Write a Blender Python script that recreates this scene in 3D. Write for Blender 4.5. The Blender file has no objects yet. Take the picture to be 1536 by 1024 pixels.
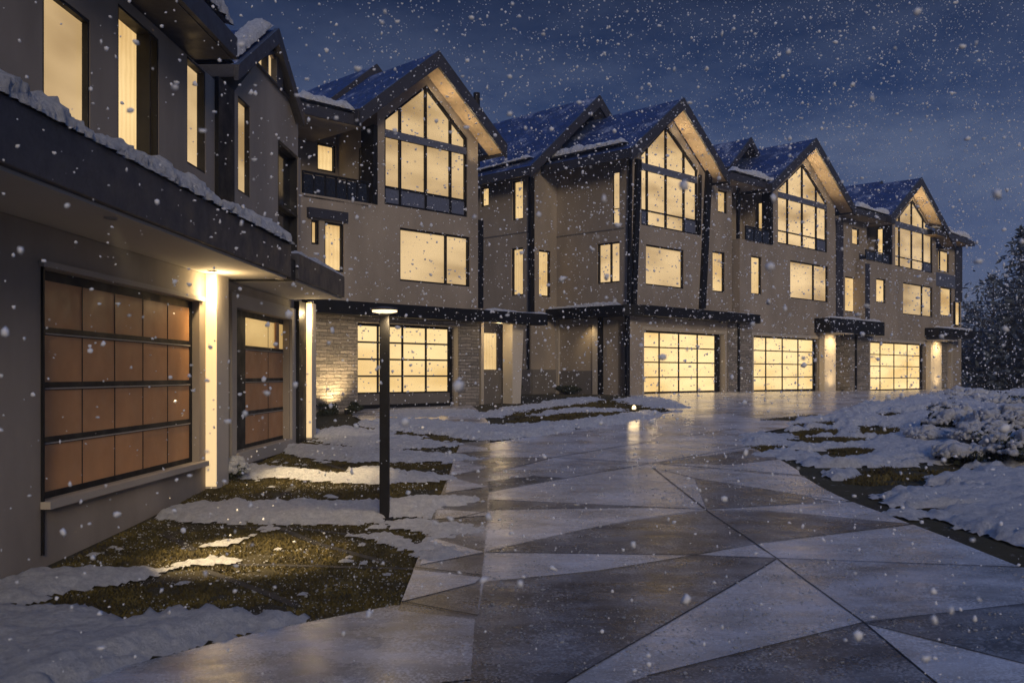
import bpy, bmesh, math, random
import numpy as np
from mathutils import Vector, noise as mnoise
from mathutils.geometry import tessellate_polygon
random.seed(7); rng = np.random.default_rng(11)
scene = bpy.context.scene
COL = scene.collection
R = math.radians

# ------------------------------------------------------------------ survey
# The camera stands CZ above the near ground and looks along +Y.  Sizes on a
# facade were surveyed from the photograph (pixel -> point on that facade).
F, CX, CY, CZ = 1438.0, 768.0, 562.0, 1.82
GK = [(-40,-1.86),(5,-1.86),(9,-1.80),(11.5,-1.70),(14,-1.56),(19,-1.28),(22,-1.0),(24.5,-.87),(27.5,-.84),(32.6,-.645),(37,-.65),(46,-.76),(60,-.8),(400,-.8)]
GX = np.array([k[0] for k in GK]); GZ = np.array([k[1] for k in GK])
_fx = np.linspace(-40, 120, 3201); _fz = np.interp(_fx, GX, GZ)
_k = np.hanning(41); _k /= _k.sum()
_fz = np.convolve(np.pad(_fz, 20, mode='edge'), _k, mode='valid')
def gz(d):                                    # ground height (world) at depth d
    return CZ + np.interp(d, _fx, _fz)
def G(x, y):                                  # a point of the ground
    a = (CY - y) / F
    lo, hi = 3.0, 110.0
    dd = np.linspace(lo, hi, 4000)
    f = CZ + a*dd - gz(dd)
    i = np.argmax(f < 0)
    d = float(dd[i]) if f[i] < 0 else hi
    return ((x - CX) / F * d, d)
class Fr:                                     # an upright facade plane
    def __init__(s, P, u, n): s.P, s.u, s.n = P, u, n
    def px(s, x, y, t=0.0):
        px_, py_ = s.P[0] + s.n[0]*t, s.P[1] + s.n[1]*t
        r = (x - CX) / F
        q = (r*py_ - px_) / (s.u[0] - r*s.u[1])
        return q, CZ + (CY - y)/F*(py_ + s.u[1]*q)
    def s(s, x, t=0.0): return s.px(x, 500, t)[0]
    def z(s, x, y, t=0.0): return s.px(x, y, t)[1]
    def w(s, a, t, z): return Vector((s.P[0]+s.u[0]*a+s.n[0]*t, s.P[1]+s.u[1]*a+s.n[1]*t, z))
    def at(s, a, t=0.0): v = s.w(a, t, 0); return (v.x, v.y)
U, N = (.6997, .7145), (.7145, -.6997)
ROW = Fr((4.466, 32.6), U, N)
SC = ROW.s(945)
SIDE = Fr(ROW.at(SC), N, (-U[0], -U[1]))       # C's flank, s<0 runs back
TB2 = SIDE.s(835)                              # how far the set-back front stands behind
S2 = ROW.s(797, TB2)
SIDE2 = Fr(ROW.at(S2, TB2), N, (-U[0], -U[1]))
AF = Fr((-4.44, 9.0), (.027, .99964), (.99964, -.027))

# ------------------------------------------------------------------ materials
def mat(name):
    m = bpy.data.materials.new(name); m.use_nodes = True
    nt = m.node_tree
    return m, nt, nt.nodes['Principled BSDF']
def nd(nt, typ, **kw):
    n = nt.nodes.new(typ)
    for k, v in kw.items():
        if k in n.inputs: n.inputs[k].default_value = v
        else: setattr(n, k, v)
    return n
def ramp(nt, fac, stops):
    r = nt.nodes.new('ShaderNodeValToRGB'); e = r.color_ramp.elements
    while len(e) < len(stops): e.new(.5)
    for el, (p, c) in zip(e, stops):
        el.position = p; el.color = (*c, 1) if len(c) == 3 else c
    nt.links.new(fac, r.inputs[0]); return r
def mixc(nt, fac, a, b):
    m = nt.nodes.new('ShaderNodeMix'); m.data_type = 'RGBA'
    for sock, v in ((m.inputs[0], fac), (m.inputs[6], a), (m.inputs[7], b)):
        if hasattr(v, 'is_output') or isinstance(v, bpy.types.NodeSocket): nt.links.new(v, sock)
        elif isinstance(v, (int, float)): sock.default_value = v
        else: sock.default_value = (*v, 1)
    return m.outputs[2]
def bump(nt, bs, h, strength=.3, dist=.02):
    b = nd(nt, 'ShaderNodeBump', Strength=strength, Distance=dist)
    nt.links.new(h, b.inputs['Height']); nt.links.new(b.outputs[0], bs.inputs['Normal'])
def coords(nt, kind='Object', scale=(1,1,1)):
    c = nt.nodes.new('ShaderNodeTexCoord')
    m = nd(nt, 'ShaderNodeMapping'); m.inputs['Scale'].default_value = scale
    nt.links.new(c.outputs[kind], m.inputs[0]); return m.outputs[0]
def noise_(nt, vec, scale, detail=5, rough=.55):
    n = nd(nt, 'ShaderNodeTexNoise', Scale=scale, Detail=detail, Roughness=rough)
    nt.links.new(vec, n.inputs['Vector']); return n.outputs[0]

def m_stucco(name, c, var=.24):
    m, nt, b = mat(name); v = coords(nt)
    big = noise_(nt, coords(nt, scale=(1,1,.45)), .9, 6, .6); fine = noise_(nt, v, 60, 4)
    lo = tuple(k*(1-var) for k in c); hi = tuple(k*(1+var*.6) for k in c)
    r = ramp(nt, big, [(.3, lo), (.7, hi)])
    nt.links.new(r.outputs[0], b.inputs['Base Color']); b.inputs['Roughness'].default_value = .85
    bump(nt, b, fine, .35, .01); return m
def m_plain(name, c, rough=.5, metal=0, nscale=25, var=.25):
    m, nt, b = mat(name); v = coords(nt); n = noise_(nt, v, nscale, 5)
    r = ramp(nt, n, [(.3, tuple(k*(1-var) for k in c)), (.7, tuple(k*(1+var) for k in c))])
    nt.links.new(r.outputs[0], b.inputs['Base Color'])
    rr = ramp(nt, noise_(nt, v, 4, 4), [(.3, (rough*.75,)*3), (.7, (min(1, rough*1.25),)*3)])
    nt.links.new(rr.outputs[0], b.inputs['Roughness']); b.inputs['Metallic'].default_value = metal
    return m
def m_stone():
    m, nt, b = mat('ledge_stone')
    c = nt.nodes.new('ShaderNodeTexCoord')
    wob = nd(nt, 'ShaderNodeTexNoise', Scale=2.2, Detail=4.0); nt.links.new(c.outputs['UV'], wob.inputs['Vector'])
    add = nd(nt, 'ShaderNodeVectorMath', operation='MULTIPLY_ADD'); nt.links.new(wob.outputs['Color'], add.inputs[0])
    add.inputs[1].default_value = (.16, .07, 0); nt.links.new(c.outputs['UV'], add.inputs[2])
    br = nd(nt, 'ShaderNodeTexBrick', Scale=1.0); nt.links.new(add.outputs[0], br.inputs['Vector'])
    br.inputs['Brick Width'].default_value = .42; br.inputs['Row Height'].default_value = .085
    br.inputs['Mortar Size'].default_value = .010; br.inputs['Mortar Smooth'].default_value = .4; br.inputs['Bias'].default_value = 0
    br.inputs['Color1'].default_value = (.40,.35,.30,1); br.inputs['Color2'].default_value = (.11,.10,.09,1); br.inputs['Mortar'].default_value = (.04,.036,.033,1)
    n = noise_(nt, c.outputs['UV'], 14, 6, .65)
    col = mixc(nt, .35, br.outputs['Color'], ramp(nt, n, [(.3,(.10,.09,.08)),(.7,(.45,.41,.36))]).outputs[0])
    nt.links.new(col, b.inputs['Base Color']); b.inputs['Roughness'].default_value = .85
    g = nt.nodes.new('ShaderNodeRGBToBW'); nt.links.new(col, g.inputs[0])
    bump(nt, b, g.outputs[0], 1.0, .14); return m
def m_pane(name, c0, c1, e, curtain=0):
    m, nt, b = mat(name)
    c = nt.nodes.new('ShaderNodeTexCoord'); oi = nt.nodes.new('ShaderNodeObjectInfo')
    mp = nd(nt, 'ShaderNodeMapping'); mp.inputs['Scale'].default_value = (.5, 1.7, 1)
    nt.links.new(c.outputs['UV'], mp.inputs[0])
    sh = nd(nt, 'ShaderNodeVectorMath', operation='SCALE'); sh.inputs[0].default_value = (7.3, 3.1, 5.7)
    nt.links.new(oi.outputs['Random'], sh.inputs['Scale']); nt.links.new(sh.outputs[0], mp.inputs['Location'])
    n = noise_(nt, mp.outputs[0], .62, 2.5, .5)  # cloud reflections painted into the pane glow as stretched noise
    r = ramp(nt, n, [(.33, c0), (.52, tuple((a+2*d)/3 for a, d in zip(c0, c1))), (.66, c1)])
    out = r.outputs[0]
    if curtain:
        wv = nd(nt, 'ShaderNodeTexWave', Scale=2.6, Distortion=2.5, Detail=2.0); nt.links.new(c.outputs['UV'], wv.inputs['Vector'])
        w = ramp(nt, wv.outputs['Fac'], [(0, (.78,.74,.68)), (1, (1,1,1))])
        mm = nt.nodes.new('ShaderNodeMix'); mm.data_type = 'RGBA'; mm.blend_type = 'MULTIPLY'; mm.inputs[0].default_value = curtain
        nt.links.new(out, mm.inputs[6]); nt.links.new(w.outputs[0], mm.inputs[7]); out = mm.outputs[2]
    b.inputs['Base Color'].default_value = (.05,.05,.05,1); b.inputs['Roughness'].default_value = .22
    nt.links.new(out, b.inputs['Emission Color'])
    mr = nd(nt, 'ShaderNodeMapRange'); mr.inputs[3].default_value = e*.74; mr.inputs[4].default_value = e*1.10     # rooms are not all equally bright
    sc_ = nd(nt, 'ShaderNodeMath', operation='MULTIPLY'); sc_.inputs[1].default_value = 7.31; fr_ = nd(nt, 'ShaderNodeMath', operation='FRACT')
    nt.links.new(oi.outputs['Random'], sc_.inputs[0]); nt.links.new(sc_.outputs[0], fr_.inputs[0]); nt.links.new(fr_.outputs[0], mr.inputs[0]); nt.links.new(mr.outputs[0], b.inputs['Emission Strength'])
    return m
def m_roof():
    m, nt, b = mat('navy_shingles')
    c = nt.nodes.new('ShaderNodeTexCoord')
    br = nd(nt, 'ShaderNodeTexBrick', Scale=1.0); nt.links.new(c.outputs['UV'], br.inputs['Vector'])
    br.inputs['Brick Width'].default_value = .3; br.inputs['Row Height'].default_value = .16; br.inputs['Mortar Size'].default_value = .012
    br.inputs['Color1'].default_value = (.014,.050,.20,1); br.inputs['Color2'].default_value = (.009,.032,.13,1); br.inputs['Mortar'].default_value = (.006,.012,.035,1)
    v = coords(nt); n1 = noise_(nt, v, 1.1, 7, .7); n2 = noise_(nt, v, 16, 5, .7)
    add = nd(nt, 'ShaderNodeMath', operation='MULTIPLY_ADD'); nt.links.new(n2, add.inputs[0]); add.inputs[1].default_value = .55; nt.links.new(n1, add.inputs[2])
    f = ramp(nt, add.outputs[0], [(.82, (0,0,0)), (1.0, (.7,.7,.7))])
    col = mixc(nt, f.outputs[0], br.outputs['Color'], (.55,.60,.70))
    nt.links.new(col, b.inputs['Base Color']); b.inputs['Roughness'].default_value = .75
    bump(nt, b, add.outputs[0], .6, .04); return m
def m_snow():
    m, nt, b = mat('snow'); v = coords(nt)
    r = ramp(nt, noise_(nt, v, 14, 8, .75), [(.30, (.50,.53,.60)), (.62, (.84,.86,.90))])
    nt.links.new(r.outputs[0], b.inputs['Base Color']); b.inputs['Roughness'].default_value = .7
    n = noise_(nt, v, 17, 9, .82); bump(nt, b, n, 1.0, .11); return m
def m_paving(name, dark, light, frost, rlo, rhi, lo=.42, hi=.66):
    m, nt, b = mat(name); v = coords(nt, scale=(.6, 1.0, 1)); v1 = coords(nt)
    big = noise_(nt, v, 1.5, 8, .62); fine = noise_(nt, v1, 75, 6, .8); mid = noise_(nt, coords(nt, scale=(.8,1.2,1)), 2.6, 8, .72)
    base = ramp(nt, mid, [(.3, dark), (.7, light)]).outputs[0]
    f = nd(nt, 'ShaderNodeMath', operation='MULTIPLY_ADD'); nt.links.new(fine, f.inputs[0]); f.inputs[1].default_value = .55; nt.links.new(big, f.inputs[2])
    fr = ramp(nt, f.outputs[0], [(lo+.255, (0,0,0)), (hi+.27, (frost,)*3)])
    col = mixc(nt, fr.outputs[0], base, (.60,.61,.66))
    sp = noise_(nt, v1, 46, 3, .6); msk = noise_(nt, v1, 2.1, 6, .65)       # grains of blown snow
    sp2 = nd(nt, 'ShaderNodeMath', operation='MULTIPLY_ADD'); nt.links.new(msk, sp2.inputs[0]); sp2.inputs[1].default_value = .55; nt.links.new(sp, sp2.inputs[2])
    gr = ramp(nt, sp2.outputs[0], [(.80, (0,0,0)), (.90, (frost*.9,)*3)])
    st = noise_(nt, coords(nt, scale=(.35,.9,1)), .8, 5, .6)               # broad damp stains
    col = mixc(nt, ramp(nt, st, [(.35, (.45,.45,.45)), (.55, (0,0,0))]).outputs[0], col, tuple(k*.7 for k in dark))
    col = mixc(nt, gr.outputs[0], col, (.68,.69,.72))
    nt.links.new(col, b.inputs['Base Color'])
    rr = ramp(nt, mid, [(.3, (rlo,)*3), (.7, (rhi,)*3)]); nt.links.new(rr.outputs[0], b.inputs['Roughness'])
    b.inputs['Specular IOR Level'].default_value = .5; bump(nt, b, sp2.outputs[0], .14, .008); return m
def m_ground():
    m, nt, b = mat('frosty_turf'); v = coords(nt)
    n1 = noise_(nt, v, 1.1, 6, .6); n2 = noise_(nt, v, 30, 6, .75); n3 = noise_(nt, v, 6, 6, .7)
    base = ramp(nt, n1, [(.3, (.020,.015,.010)), (.5, (.045,.038,.012)), (.7, (.062,.050,.020))]).outputs[0]
    f = nd(nt, 'ShaderNodeMath', operation='MULTIPLY_ADD'); nt.links.new(n2, f.inputs[0]); f.inputs[1].default_value = .6; nt.links.new(n3, f.inputs[2])
    fr = ramp(nt, f.outputs[0], [(.92, (0,0,0)), (1.06, (.5,.5,.5))])
    nt.links.new(mixc(nt, fr.outputs[0], base, (.55,.55,.55)), b.inputs['Base Color'])
    b.inputs['Roughness'].default_value = .95; bump(nt, b, n2, 1.0, .06); return m
def m_leaf(name, a, c, rough=.8):
    m, nt, b = mat(name); n = noise_(nt, coords(nt), 3.0, 3)
    r = ramp(nt, n, [(.3, a), (.7, c)]); nt.links.new(r.outputs[0], b.inputs['Base Color'])
    b.inputs['Roughness'].default_value = rough; return m
def m_grass():                                             # dry turf, its tips frosted here and there
    m, nt, b = mat('frosted_dry_grass'); v = coords(nt)
    base = ramp(nt, noise_(nt, v, 2.0, 5, .65), [(.3, (.030,.022,.009)), (.5, (.070,.056,.013)), (.68, (.135,.105,.026))]).outputs[0]
    f = nd(nt, 'ShaderNodeMath', operation='MULTIPLY_ADD'); nt.links.new(noise_(nt, v, 45, 4, .7), f.inputs[0]); f.inputs[1].default_value = .8; nt.links.new(noise_(nt, v, 3.2, 5, .7), f.inputs[2])
    fr = ramp(nt, f.outputs[0], [(1.02, (0,0,0)), (1.14, (.7,.7,.7))])
    nt.links.new(mixc(nt, fr.outputs[0], base, (.62,.62,.64)), b.inputs['Base Color']); b.inputs['Roughness'].default_value = .85; return m
def m_emit(name, c, e):
    m, nt, b = mat(name); b.inputs['Base Color'].default_value = (*c, 1)
    b.inputs['Emission Color'].default_value = (*c, 1); b.inputs['Emission Strength'].default_value = e; return m

M = dict(
    stucco=m_stucco('warm_grey_stucco', (.30,.256,.208)), stucco_dark=m_stucco('slate_grey_plinth', (.13,.12,.115)),
    column=m_stucco('pale_column_render', (.50,.45,.38), .08), stone=m_stone(),
    black=m_plain('black_metal', (.0065,.0065,.0085), .55), fascia=m_plain('charcoal_fascia', (.034,.034,.045), .5),
    bluegrey=m_plain('blue_grey_metal', (.10,.115,.17), .4), soffit=m_plain('timber_soffit', (.44,.33,.21), .6, 0, 9, .18),
    white_soffit=m_stucco('pale_soffit', (.50,.46,.40), .06), trim=m_stucco('pale_trim', (.38,.34,.29), .08),
    roof=m_roof(), snow=m_snow(), bronze=m_plain('bronze_door_panel', (.50,.25,.105), .6, 0, 1.6, .16),
    pane=m_pane('lit_window_glass', (.46,.29,.12), (1.0,.70,.35), .84), pane_c=m_pane('lit_curtained_glass', (.62,.38,.14), (1.0,.70,.32), .98, .5),
    pane_g=m_pane('lit_frosted_garage_glass', (.76,.49,.18), (1.0,.72,.34), 1.1), pane_dim=m_pane('dim_lit_glass', (.35,.20,.06), (.62,.40,.14), .75),
    dark_glass=m_plain('dark_glass', (.012,.013,.018), .12),
    pave_light=m_paving('frosted_concrete', (.24,.235,.235), (.40,.385,.37), .8, .15, .38), pave_dark=m_paving('dark_concrete', (.030,.031,.036), (.062,.061,.066), .38, .18, .42, .47, .74),
    pave_mid=m_paving('grey_concrete', (.12,.12,.125), (.23,.225,.225), .7, .16, .40), joint=m_plain('joint_shadow_gap', (.012,.012,.014), .8),
    court=m_paving('icy_court_concrete', (.13,.115,.10), (.25,.225,.20), .9, .10, .34, .36, .58),
    ground=m_ground(), grass=m_grass(),
    leaf=m_leaf('dark_leaf', (.012,.018,.012), (.035,.045,.026)), needle=m_leaf('haze_blue_foliage', (.045,.062,.085), (.11,.14,.18)),  # needle: distance haze painted into the leaf colour as blue-grey
    bark=m_plain('bark', (.05,.04,.032), .9), lens=m_emit('lamp_lens', (1.0,.74,.40), 2.0), strip=m_emit('lit_face_glow', (1.0,.76,.42), .50), led=m_emit('downlight_lens', (1.0,.78,.45), 3.0),
    flake=None)
m_, nt_, b_ = mat('snowflake'); b_.inputs['Base Color'].default_value = (.9,.92,.96,1); b_.inputs['Roughness'].default_value = .8
b_.inputs['Subsurface Weight'].default_value = 0; M['flake'] = m_
tr_n = nt_.nodes.new('ShaderNodeBsdfTranslucent'); tr_n.inputs[0].default_value = (.9,.92,.96,1); mx_n = nt_.nodes.new('ShaderNodeMixShader'); mx_n.inputs[0].default_value = .35
nt_.links.new(b_.outputs[0], mx_n.inputs[1]); nt_.links.new(tr_n.outputs[0], mx_n.inputs[2]); nt_.links.new(mx_n.outputs[0], nt_.nodes['Material Output'].inputs[0])
M['black'].node_tree.nodes['Principled BSDF'].inputs['Specular IOR Level'].default_value = .25

# ------------------------------------------------------------------ objects
ORG = {}
def root_origin(p):
    while p.parent: p = p.parent
    return p.location
def tag(o, label=None, cat=None, group=None, kind=None):
    if label: o['label'] = label
    if cat: o['category'] = cat
    if group: o['group'] = group
    if kind: o['kind'] = kind
    return o
def thing(name, label, cat, loc, group=None):
    o = bpy.data.objects.new(name, None); COL.objects.link(o); o.location = loc; o.empty_display_size = .2
    return tag(o, label, cat, group)
class MB:                                                  # collects polygons for one mesh
    def __init__(s): s.v, s.f, s.mi, s.uv = [], [], [], []
    def face(s, pts, uvs=None, mi=0):
        i = len(s.v); s.v += [tuple(p) for p in pts]; s.f.append(tuple(range(i, i+len(pts)))); s.mi.append(mi)
        s.uv += list(uvs) if uvs else [(p[0], p[1]) for p in pts]
    def slab(s, fr, poly, t1, t0, holes=(), mi=0):         # upright plate between offsets t1 (front) and t0 (back)
        loops = [list(poly)] + [list(h) for h in holes]
        def area(L): return sum(L[i][0]*L[(i+1) % len(L)][1]-L[(i+1) % len(L)][0]*L[i][1] for i in range(len(L)))
        xs = sorted({round(p[0], 6) for L in loops for p in L}); cells = []
        edges = [(L[i], L[(i+1) % len(L)]) for L in loops for i in range(len(L))]
        for xa, xb in zip(xs, xs[1:]):
            if xb-xa < 1e-5: continue
            xm = (xa+xb)/2; hit = []
            for p, q in edges:
                if (p[0] > xm) == (q[0] > xm): continue
                f = lambda x: p[1]+(q[1]-p[1])*(x-p[0])/(q[0]-p[0])
                hit.append((f(xm), f(xa), f(xb)))
            hit.sort()
            for lo, hi in zip(hit[::2], hit[1::2]): cells.append([(xa,lo[1]),(xb,lo[2]),(xb,hi[2]),(xa,hi[1])])
        # merge neighbouring equal strips so that walls keep few faces
        for t, flip in ((t1, False), (t0, True)):
            for q in cells:
                q = [p for i, p in enumerate(q) if math.hypot(p[0]-q[i-1][0], p[1]-q[i-1][1]) > 1e-6]
                if len(q) < 3: continue
                if flip: q = q[::-1]
                s.face([fr.w(p[0], t, p[1]) for p in q], [(p[0], p[1]) for p in q], mi)
        for li, L in enumerate(loops):
            if area(L) < 0: L = L[::-1]
            if li: L = L[::-1]
            acc = 0
            for i in range(len(L)):
                a, b = L[i], L[(i+1) % len(L)]; l = math.hypot(b[0]-a[0], b[1]-a[1])
                s.face([fr.w(a[0], t1, a[1]), fr.w(a[0], t0, a[1]), fr.w(b[0], t0, b[1]), fr.w(b[0], t1, b[1])],
                       [(t1, acc), (t0, acc), (t0, acc+l), (t1, acc+l)], mi); acc += l
        return s
    def rect(s, fr, a, b, z0, z1, t1, t0, holes=(), mi=0): return s.slab(fr, [(a,z0),(b,z0),(b,z1),(a,z1)], t1, t0, holes, mi)
    def plan(s, pts, z0, z1, mi=0):                        # horizontal plate over plan points
        n = len(pts); ar = sum(pts[i][0]*pts[(i+1) % n][1]-pts[(i+1) % n][0]*pts[i][1] for i in range(n))
        if ar < 0: pts = pts[::-1]
        tr = tessellate_polygon([[Vector((p[0], p[1], 0)) for p in pts]])
        for t in tr:
            q = [pts[k] for k in t]
            if (q[1][0]-q[0][0])*(q[2][1]-q[0][1])-(q[2][0]-q[0][0])*(q[1][1]-q[0][1]) < 0: q = q[::-1]
            s.face([(p[0],p[1],z1) for p in q], None, mi); s.face([(p[0],p[1],z0) for p in q[::-1]], None, mi)
        for i in range(n):
            a, b = pts[i], pts[(i+1) % n]; l = math.hypot(a[0]-b[0], a[1]-b[1])
            s.face([(*a,z0),(*b,z0),(*b,z1),(*a,z1)], [(0,z0),(l,z0),(l,z1),(0,z1)], mi)
        return s
    def hexa(s, q, th, mi=0):                              # four world points and a thickness vector
        th = Vector(th); q = [Vector(p) for p in q]; p2 = [p+th for p in q]
        s.face(q, [(0,0),((q[1]-q[0]).length,0),((q[1]-q[0]).length,(q[2]-q[1]).length),(0,(q[2]-q[1]).length)], mi); s.face(p2[::-1], None, mi)
        for i in range(4):
            j = (i+1) % 4; s.face([q[i], p2[i], p2[j], q[j]], None, mi)
        return s
    def tube(s, p, q, r0, r1=None, n=10, mi=0, caps=True):
        p, q = Vector(p), Vector(q); r1 = r0 if r1 is None else r1; ax = (q-p).normalized()
        a = ax.orthogonal().normalized(); b = ax.cross(a)
        ring = lambda c, r: [c+(a*math.cos(2*math.pi*k/n)+b*math.sin(2*math.pi*k/n))*r for k in range(n)]
        A, B = ring(p, r0), ring(q, r1)
        for k in range(n):
            j = (k+1) % n; s.face([A[k], A[j], B[j], B[k]], None, mi)
        if caps: s.face(A[::-1], None, mi); s.face(B, None, mi)
        return s
    def lathe(s, c, prof, n=24, mi=0):                     # (radius, height) profile about a vertical axis
        for (r0, z0), (r1, z1) in zip(prof, prof[1:]):
            for k in range(n):
                a0, a1 = 2*math.pi*k/n, 2*math.pi*(k+1)/n
                P = lambda r, a, z: (c[0]+r*math.cos(a), c[1]+r*math.sin(a), c[2]+z)
                pts = [P(r0,a0,z0), P(r0,a1,z0), P(r1,a1,z1), P(r1,a0,z1)]
                if r0 < 1e-6: pts = pts[1:]
                elif r1 < 1e-6: pts = pts[:3]
                s.face(pts, None, mi)
        return s
    def build(s, name, mats, parent=None, base=None, smooth=False, weld=True):
        if not isinstance(mats, (list, tuple)): mats = [mats]
        o0 = root_origin(parent) if parent else Vector(base if base else (0,0,0))
        me = bpy.data.meshes.new(name)
        me.from_pydata([(p[0]-o0[0], p[1]-o0[1], p[2]-o0[2]) for p in s.v], [], s.f)
        for m in mats: me.materials.append(m)
        me.polygons.foreach_set('material_index', s.mi)
        uv = me.uv_layers.new(name='UVMap'); uv.data.foreach_set('uv', [c for p in s.uv for c in p])
        if weld:
            bm = bmesh.new(); bm.from_mesh(me); bmesh.ops.remove_doubles(bm, verts=bm.verts, dist=1e-4)
            bm.to_mesh(me); bm.free()
        me.update()
        if smooth: me.polygons.foreach_set('use_smooth', [True]*len(me.polygons))
        o = bpy.data.objects.new(name, me); COL.objects.link(o)
        if parent: o.parent = parent
        else: o.location = o0
        return o
def bevel(o, w=.01, seg=2):
    m = o.modifiers.new('bevel', 'BEVEL'); m.width = w; m.segments = seg; m.limit_method = 'ANGLE'; return o
def rect_pts(a, b, z0, z1): return [(a,z0),(b,z0),(b,z1),(a,z1)]

def lamp(name, kind, loc, power, parent=None, color=(1.0,.72,.36), spot=None, blend=.6, size=.05, target=None):
    l = bpy.data.lights.new(name, kind); l.energy = power; l.color = color
    if kind == 'SPOT': l.spot_size = R(spot or 90); l.spot_blend = blend
    l.shadow_soft_size = size
    o = bpy.data.objects.new(name, l); COL.objects.link(o)
    o0 = root_origin(parent) if parent else Vector((0,0,0))
    o.location = Vector(loc) - o0
    if parent: o.parent = parent
    if target is not None: o.rotation_euler = (Vector(target)-Vector(loc)).to_track_quat('-Z', 'Y').to_euler()
    return o

# ------------------------------------------------------------------ building kit
def win(parent, fr, a, b, z0, z1, t=0.0, cuts=(), rows=(), m='pane', fw=.05, deep=.12, name='window', kid='pane', reveal=False, dark=()):
    """frame with its mullions; the panes are a child"""
    if a > b: a, b = b, a
    xs = [a+fw] + [c for c in cuts] + [b-fw]; zs = [z0+fw] + list(rows) + [z1-fw]
    holes = []
    for i in range(len(xs)-1):
        for j in range(len(zs)-1):
            l = xs[i] + (fw*.45 if i else 0); r = xs[i+1] - (fw*.45 if i < len(xs)-2 else 0)
            d = zs[j] + (fw*.45 if j else 0); u = zs[j+1] - (fw*.45 if j < len(zs)-2 else 0)
            holes.append(rect_pts(l, r, d, u))
    w = MB().slab(fr, rect_pts(a, b, z0, z1), t-.006 if reveal else t-deep*.35, t-deep-.05, holes).build(name, M['black'], parent)
    for q in dark: MB().rect(fr, q[0], q[1], z0+fw*.5, z1-fw*.5, t-deep+.02, t-deep+.005).build('dark_pane', M['dark_glass'], w)
    MB().rect(fr, a+fw*.5, b-fw*.5, z0+fw*.5, z1-fw*.5, t-deep, t-deep-.02).build(kid, M[m], w)
    return rect_pts(a, b, z0, z1)
def winpx(parent, fr, x0, x1, yt, yb, t=0.0, cut=(), row=(), **k):    # yt, yb read at the left edge
    a, z1 = fr.px(x0, yt, t); z0 = fr.z(x0, yb, t); b = fr.s(x1, t)
    return win(parent, fr, a, b, z0, z1, t, [fr.s(c, t) for c in cut], [fr.z(x0, r, t) for r in row], **k)

def gable_window(parent, fr, BL, BR, TL, TR, AP, mull, bandL, bandR, lowL, lowR, blue, t=0.0):
    a, b = fr.s(BL[0], t), fr.s(BR[0], t); ap, za = fr.px(*AP, t)
    zb = (fr.z(*BL, t)+fr.z(*BR, t))/2; zt = (fr.z(*TL, t)+fr.z(*TR, t))/2
    hb0 = (fr.z(BL[0], bandL[1], t)+fr.z(BR[0], bandR[1], t))/2; hb1 = (fr.z(BL[0], bandL[0], t)+fr.z(BR[0], bandR[0], t))/2
    zl = (fr.z(BL[0], lowL, t)+fr.z(BR[0], lowR, t))/2
    fw = .055
    top = lambda s: za+(s-ap)*(zt-za)/((a if s < ap else b)-ap)
    ms = [fr.s(x, t) for x in mull]; k = min(range(len(ms)), key=lambda i: abs(ms[i]-ap)); ms[k] = ap
    xs = [a] + ms + [b]; out = [(a,zb),(b,zb),(b,zt),(ap,za),(a,zt)]
    holes, spand = [], []
    for i in range(len(xs)-1):
        l = xs[i] + (fw if i == 0 else fw*.5); r = xs[i+1] - (fw if i == len(xs)-2 else fw*.5)
        lo = rect_pts(l, r, zb+fw, zl-fw*.4)
        holes.append(lo)
        if i in blue: spand.append(lo)
        holes.append(rect_pts(l, r, zl+fw*.4, hb0))
        tl, tr = top(l)-fw*1.5, top(r)-fw*1.5
        pts = [(l, hb1), (r, hb1)]
        if tr > hb1+.02: pts.append((r, tr))
        if tl > hb1+.02: pts.append((l, tl))
        if len(pts) >= 3: holes.append(pts)
    w = MB().slab(fr, out, t-.03, t-.16, holes).build('gable_window', M['black'], parent)
    MB().slab(fr, [(a+.03,zb+.03),(b-.03,zb+.03),(b-.03,zt-.02),(ap,za-.06),(a+.03,zt-.02)], t-.11, t-.13).build('pane', M['pane'], w)
    for q in spand: MB().slab(fr, q, t-.07, t-.10).build('spandrel_panel', M['bluegrey'], w)
    MB().rect(fr, a+.02, b-.02, hb0, hb1, t-.015, t-.06).build('transom_band', M['bluegrey'], w)
    return out, (a, b, ap, zb, zt, za)

def gable_roof(parent, fr, ap, za, sl, zl, sr, zr, tf, tb, twall, th=.17, fh=.36, soffit='soffit'):
    """ridge runs back from offset tf to tb; za, zl, zr are the top of the fascia"""
    top = [(sl,zl),(ap,za),(sr,zr)]
    sec = top + [(sr,zr-th),(ap,za-th*1.25),(sl,zl-th)]
    rf = MB().slab(fr, sec, tf, tb).build('roof', M['roof'], parent)
    kL, kR = (za-zl)/(ap-sl), (za-zr)/(sr-ap)
    e = .03
    band = [(sl-e,zl+.02-e*kL),(ap,za+.03),(sr+e,zr+.02-e*kR),(sr+e,zr-fh-e*kR),(ap,za-fh*1.1),(sl-e,zl-fh-e*kL)]
    MB().slab(fr, band, tf+.05, tf-.02).build('fascia', M['fascia'], rf)
    mb = MB(); g = th+.02; s2 = .10                         # eave boards along both sides
    for s0, z0, sg in ((sl,zl,-1),(sr,zr,1)):
        mb.rect(fr, min(s0, s0+sg*.05), max(s0, s0+sg*.05), z0-fh*.85, z0+.0, tf-.02, tb)
    mb.build('eave_board', M['fascia'], rf)
    mb = MB()
    for s0, z0 in ((sl,zl),(sr,zr)):
        mb.slab(fr, [(s0,z0-g),(ap,za-g*1.25),(ap,za-g*1.25-.03),(s0,z0-g-.03)], tf-.02, twall)
    mb.build('soffit', M[soffit], rf)
    return rf

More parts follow.
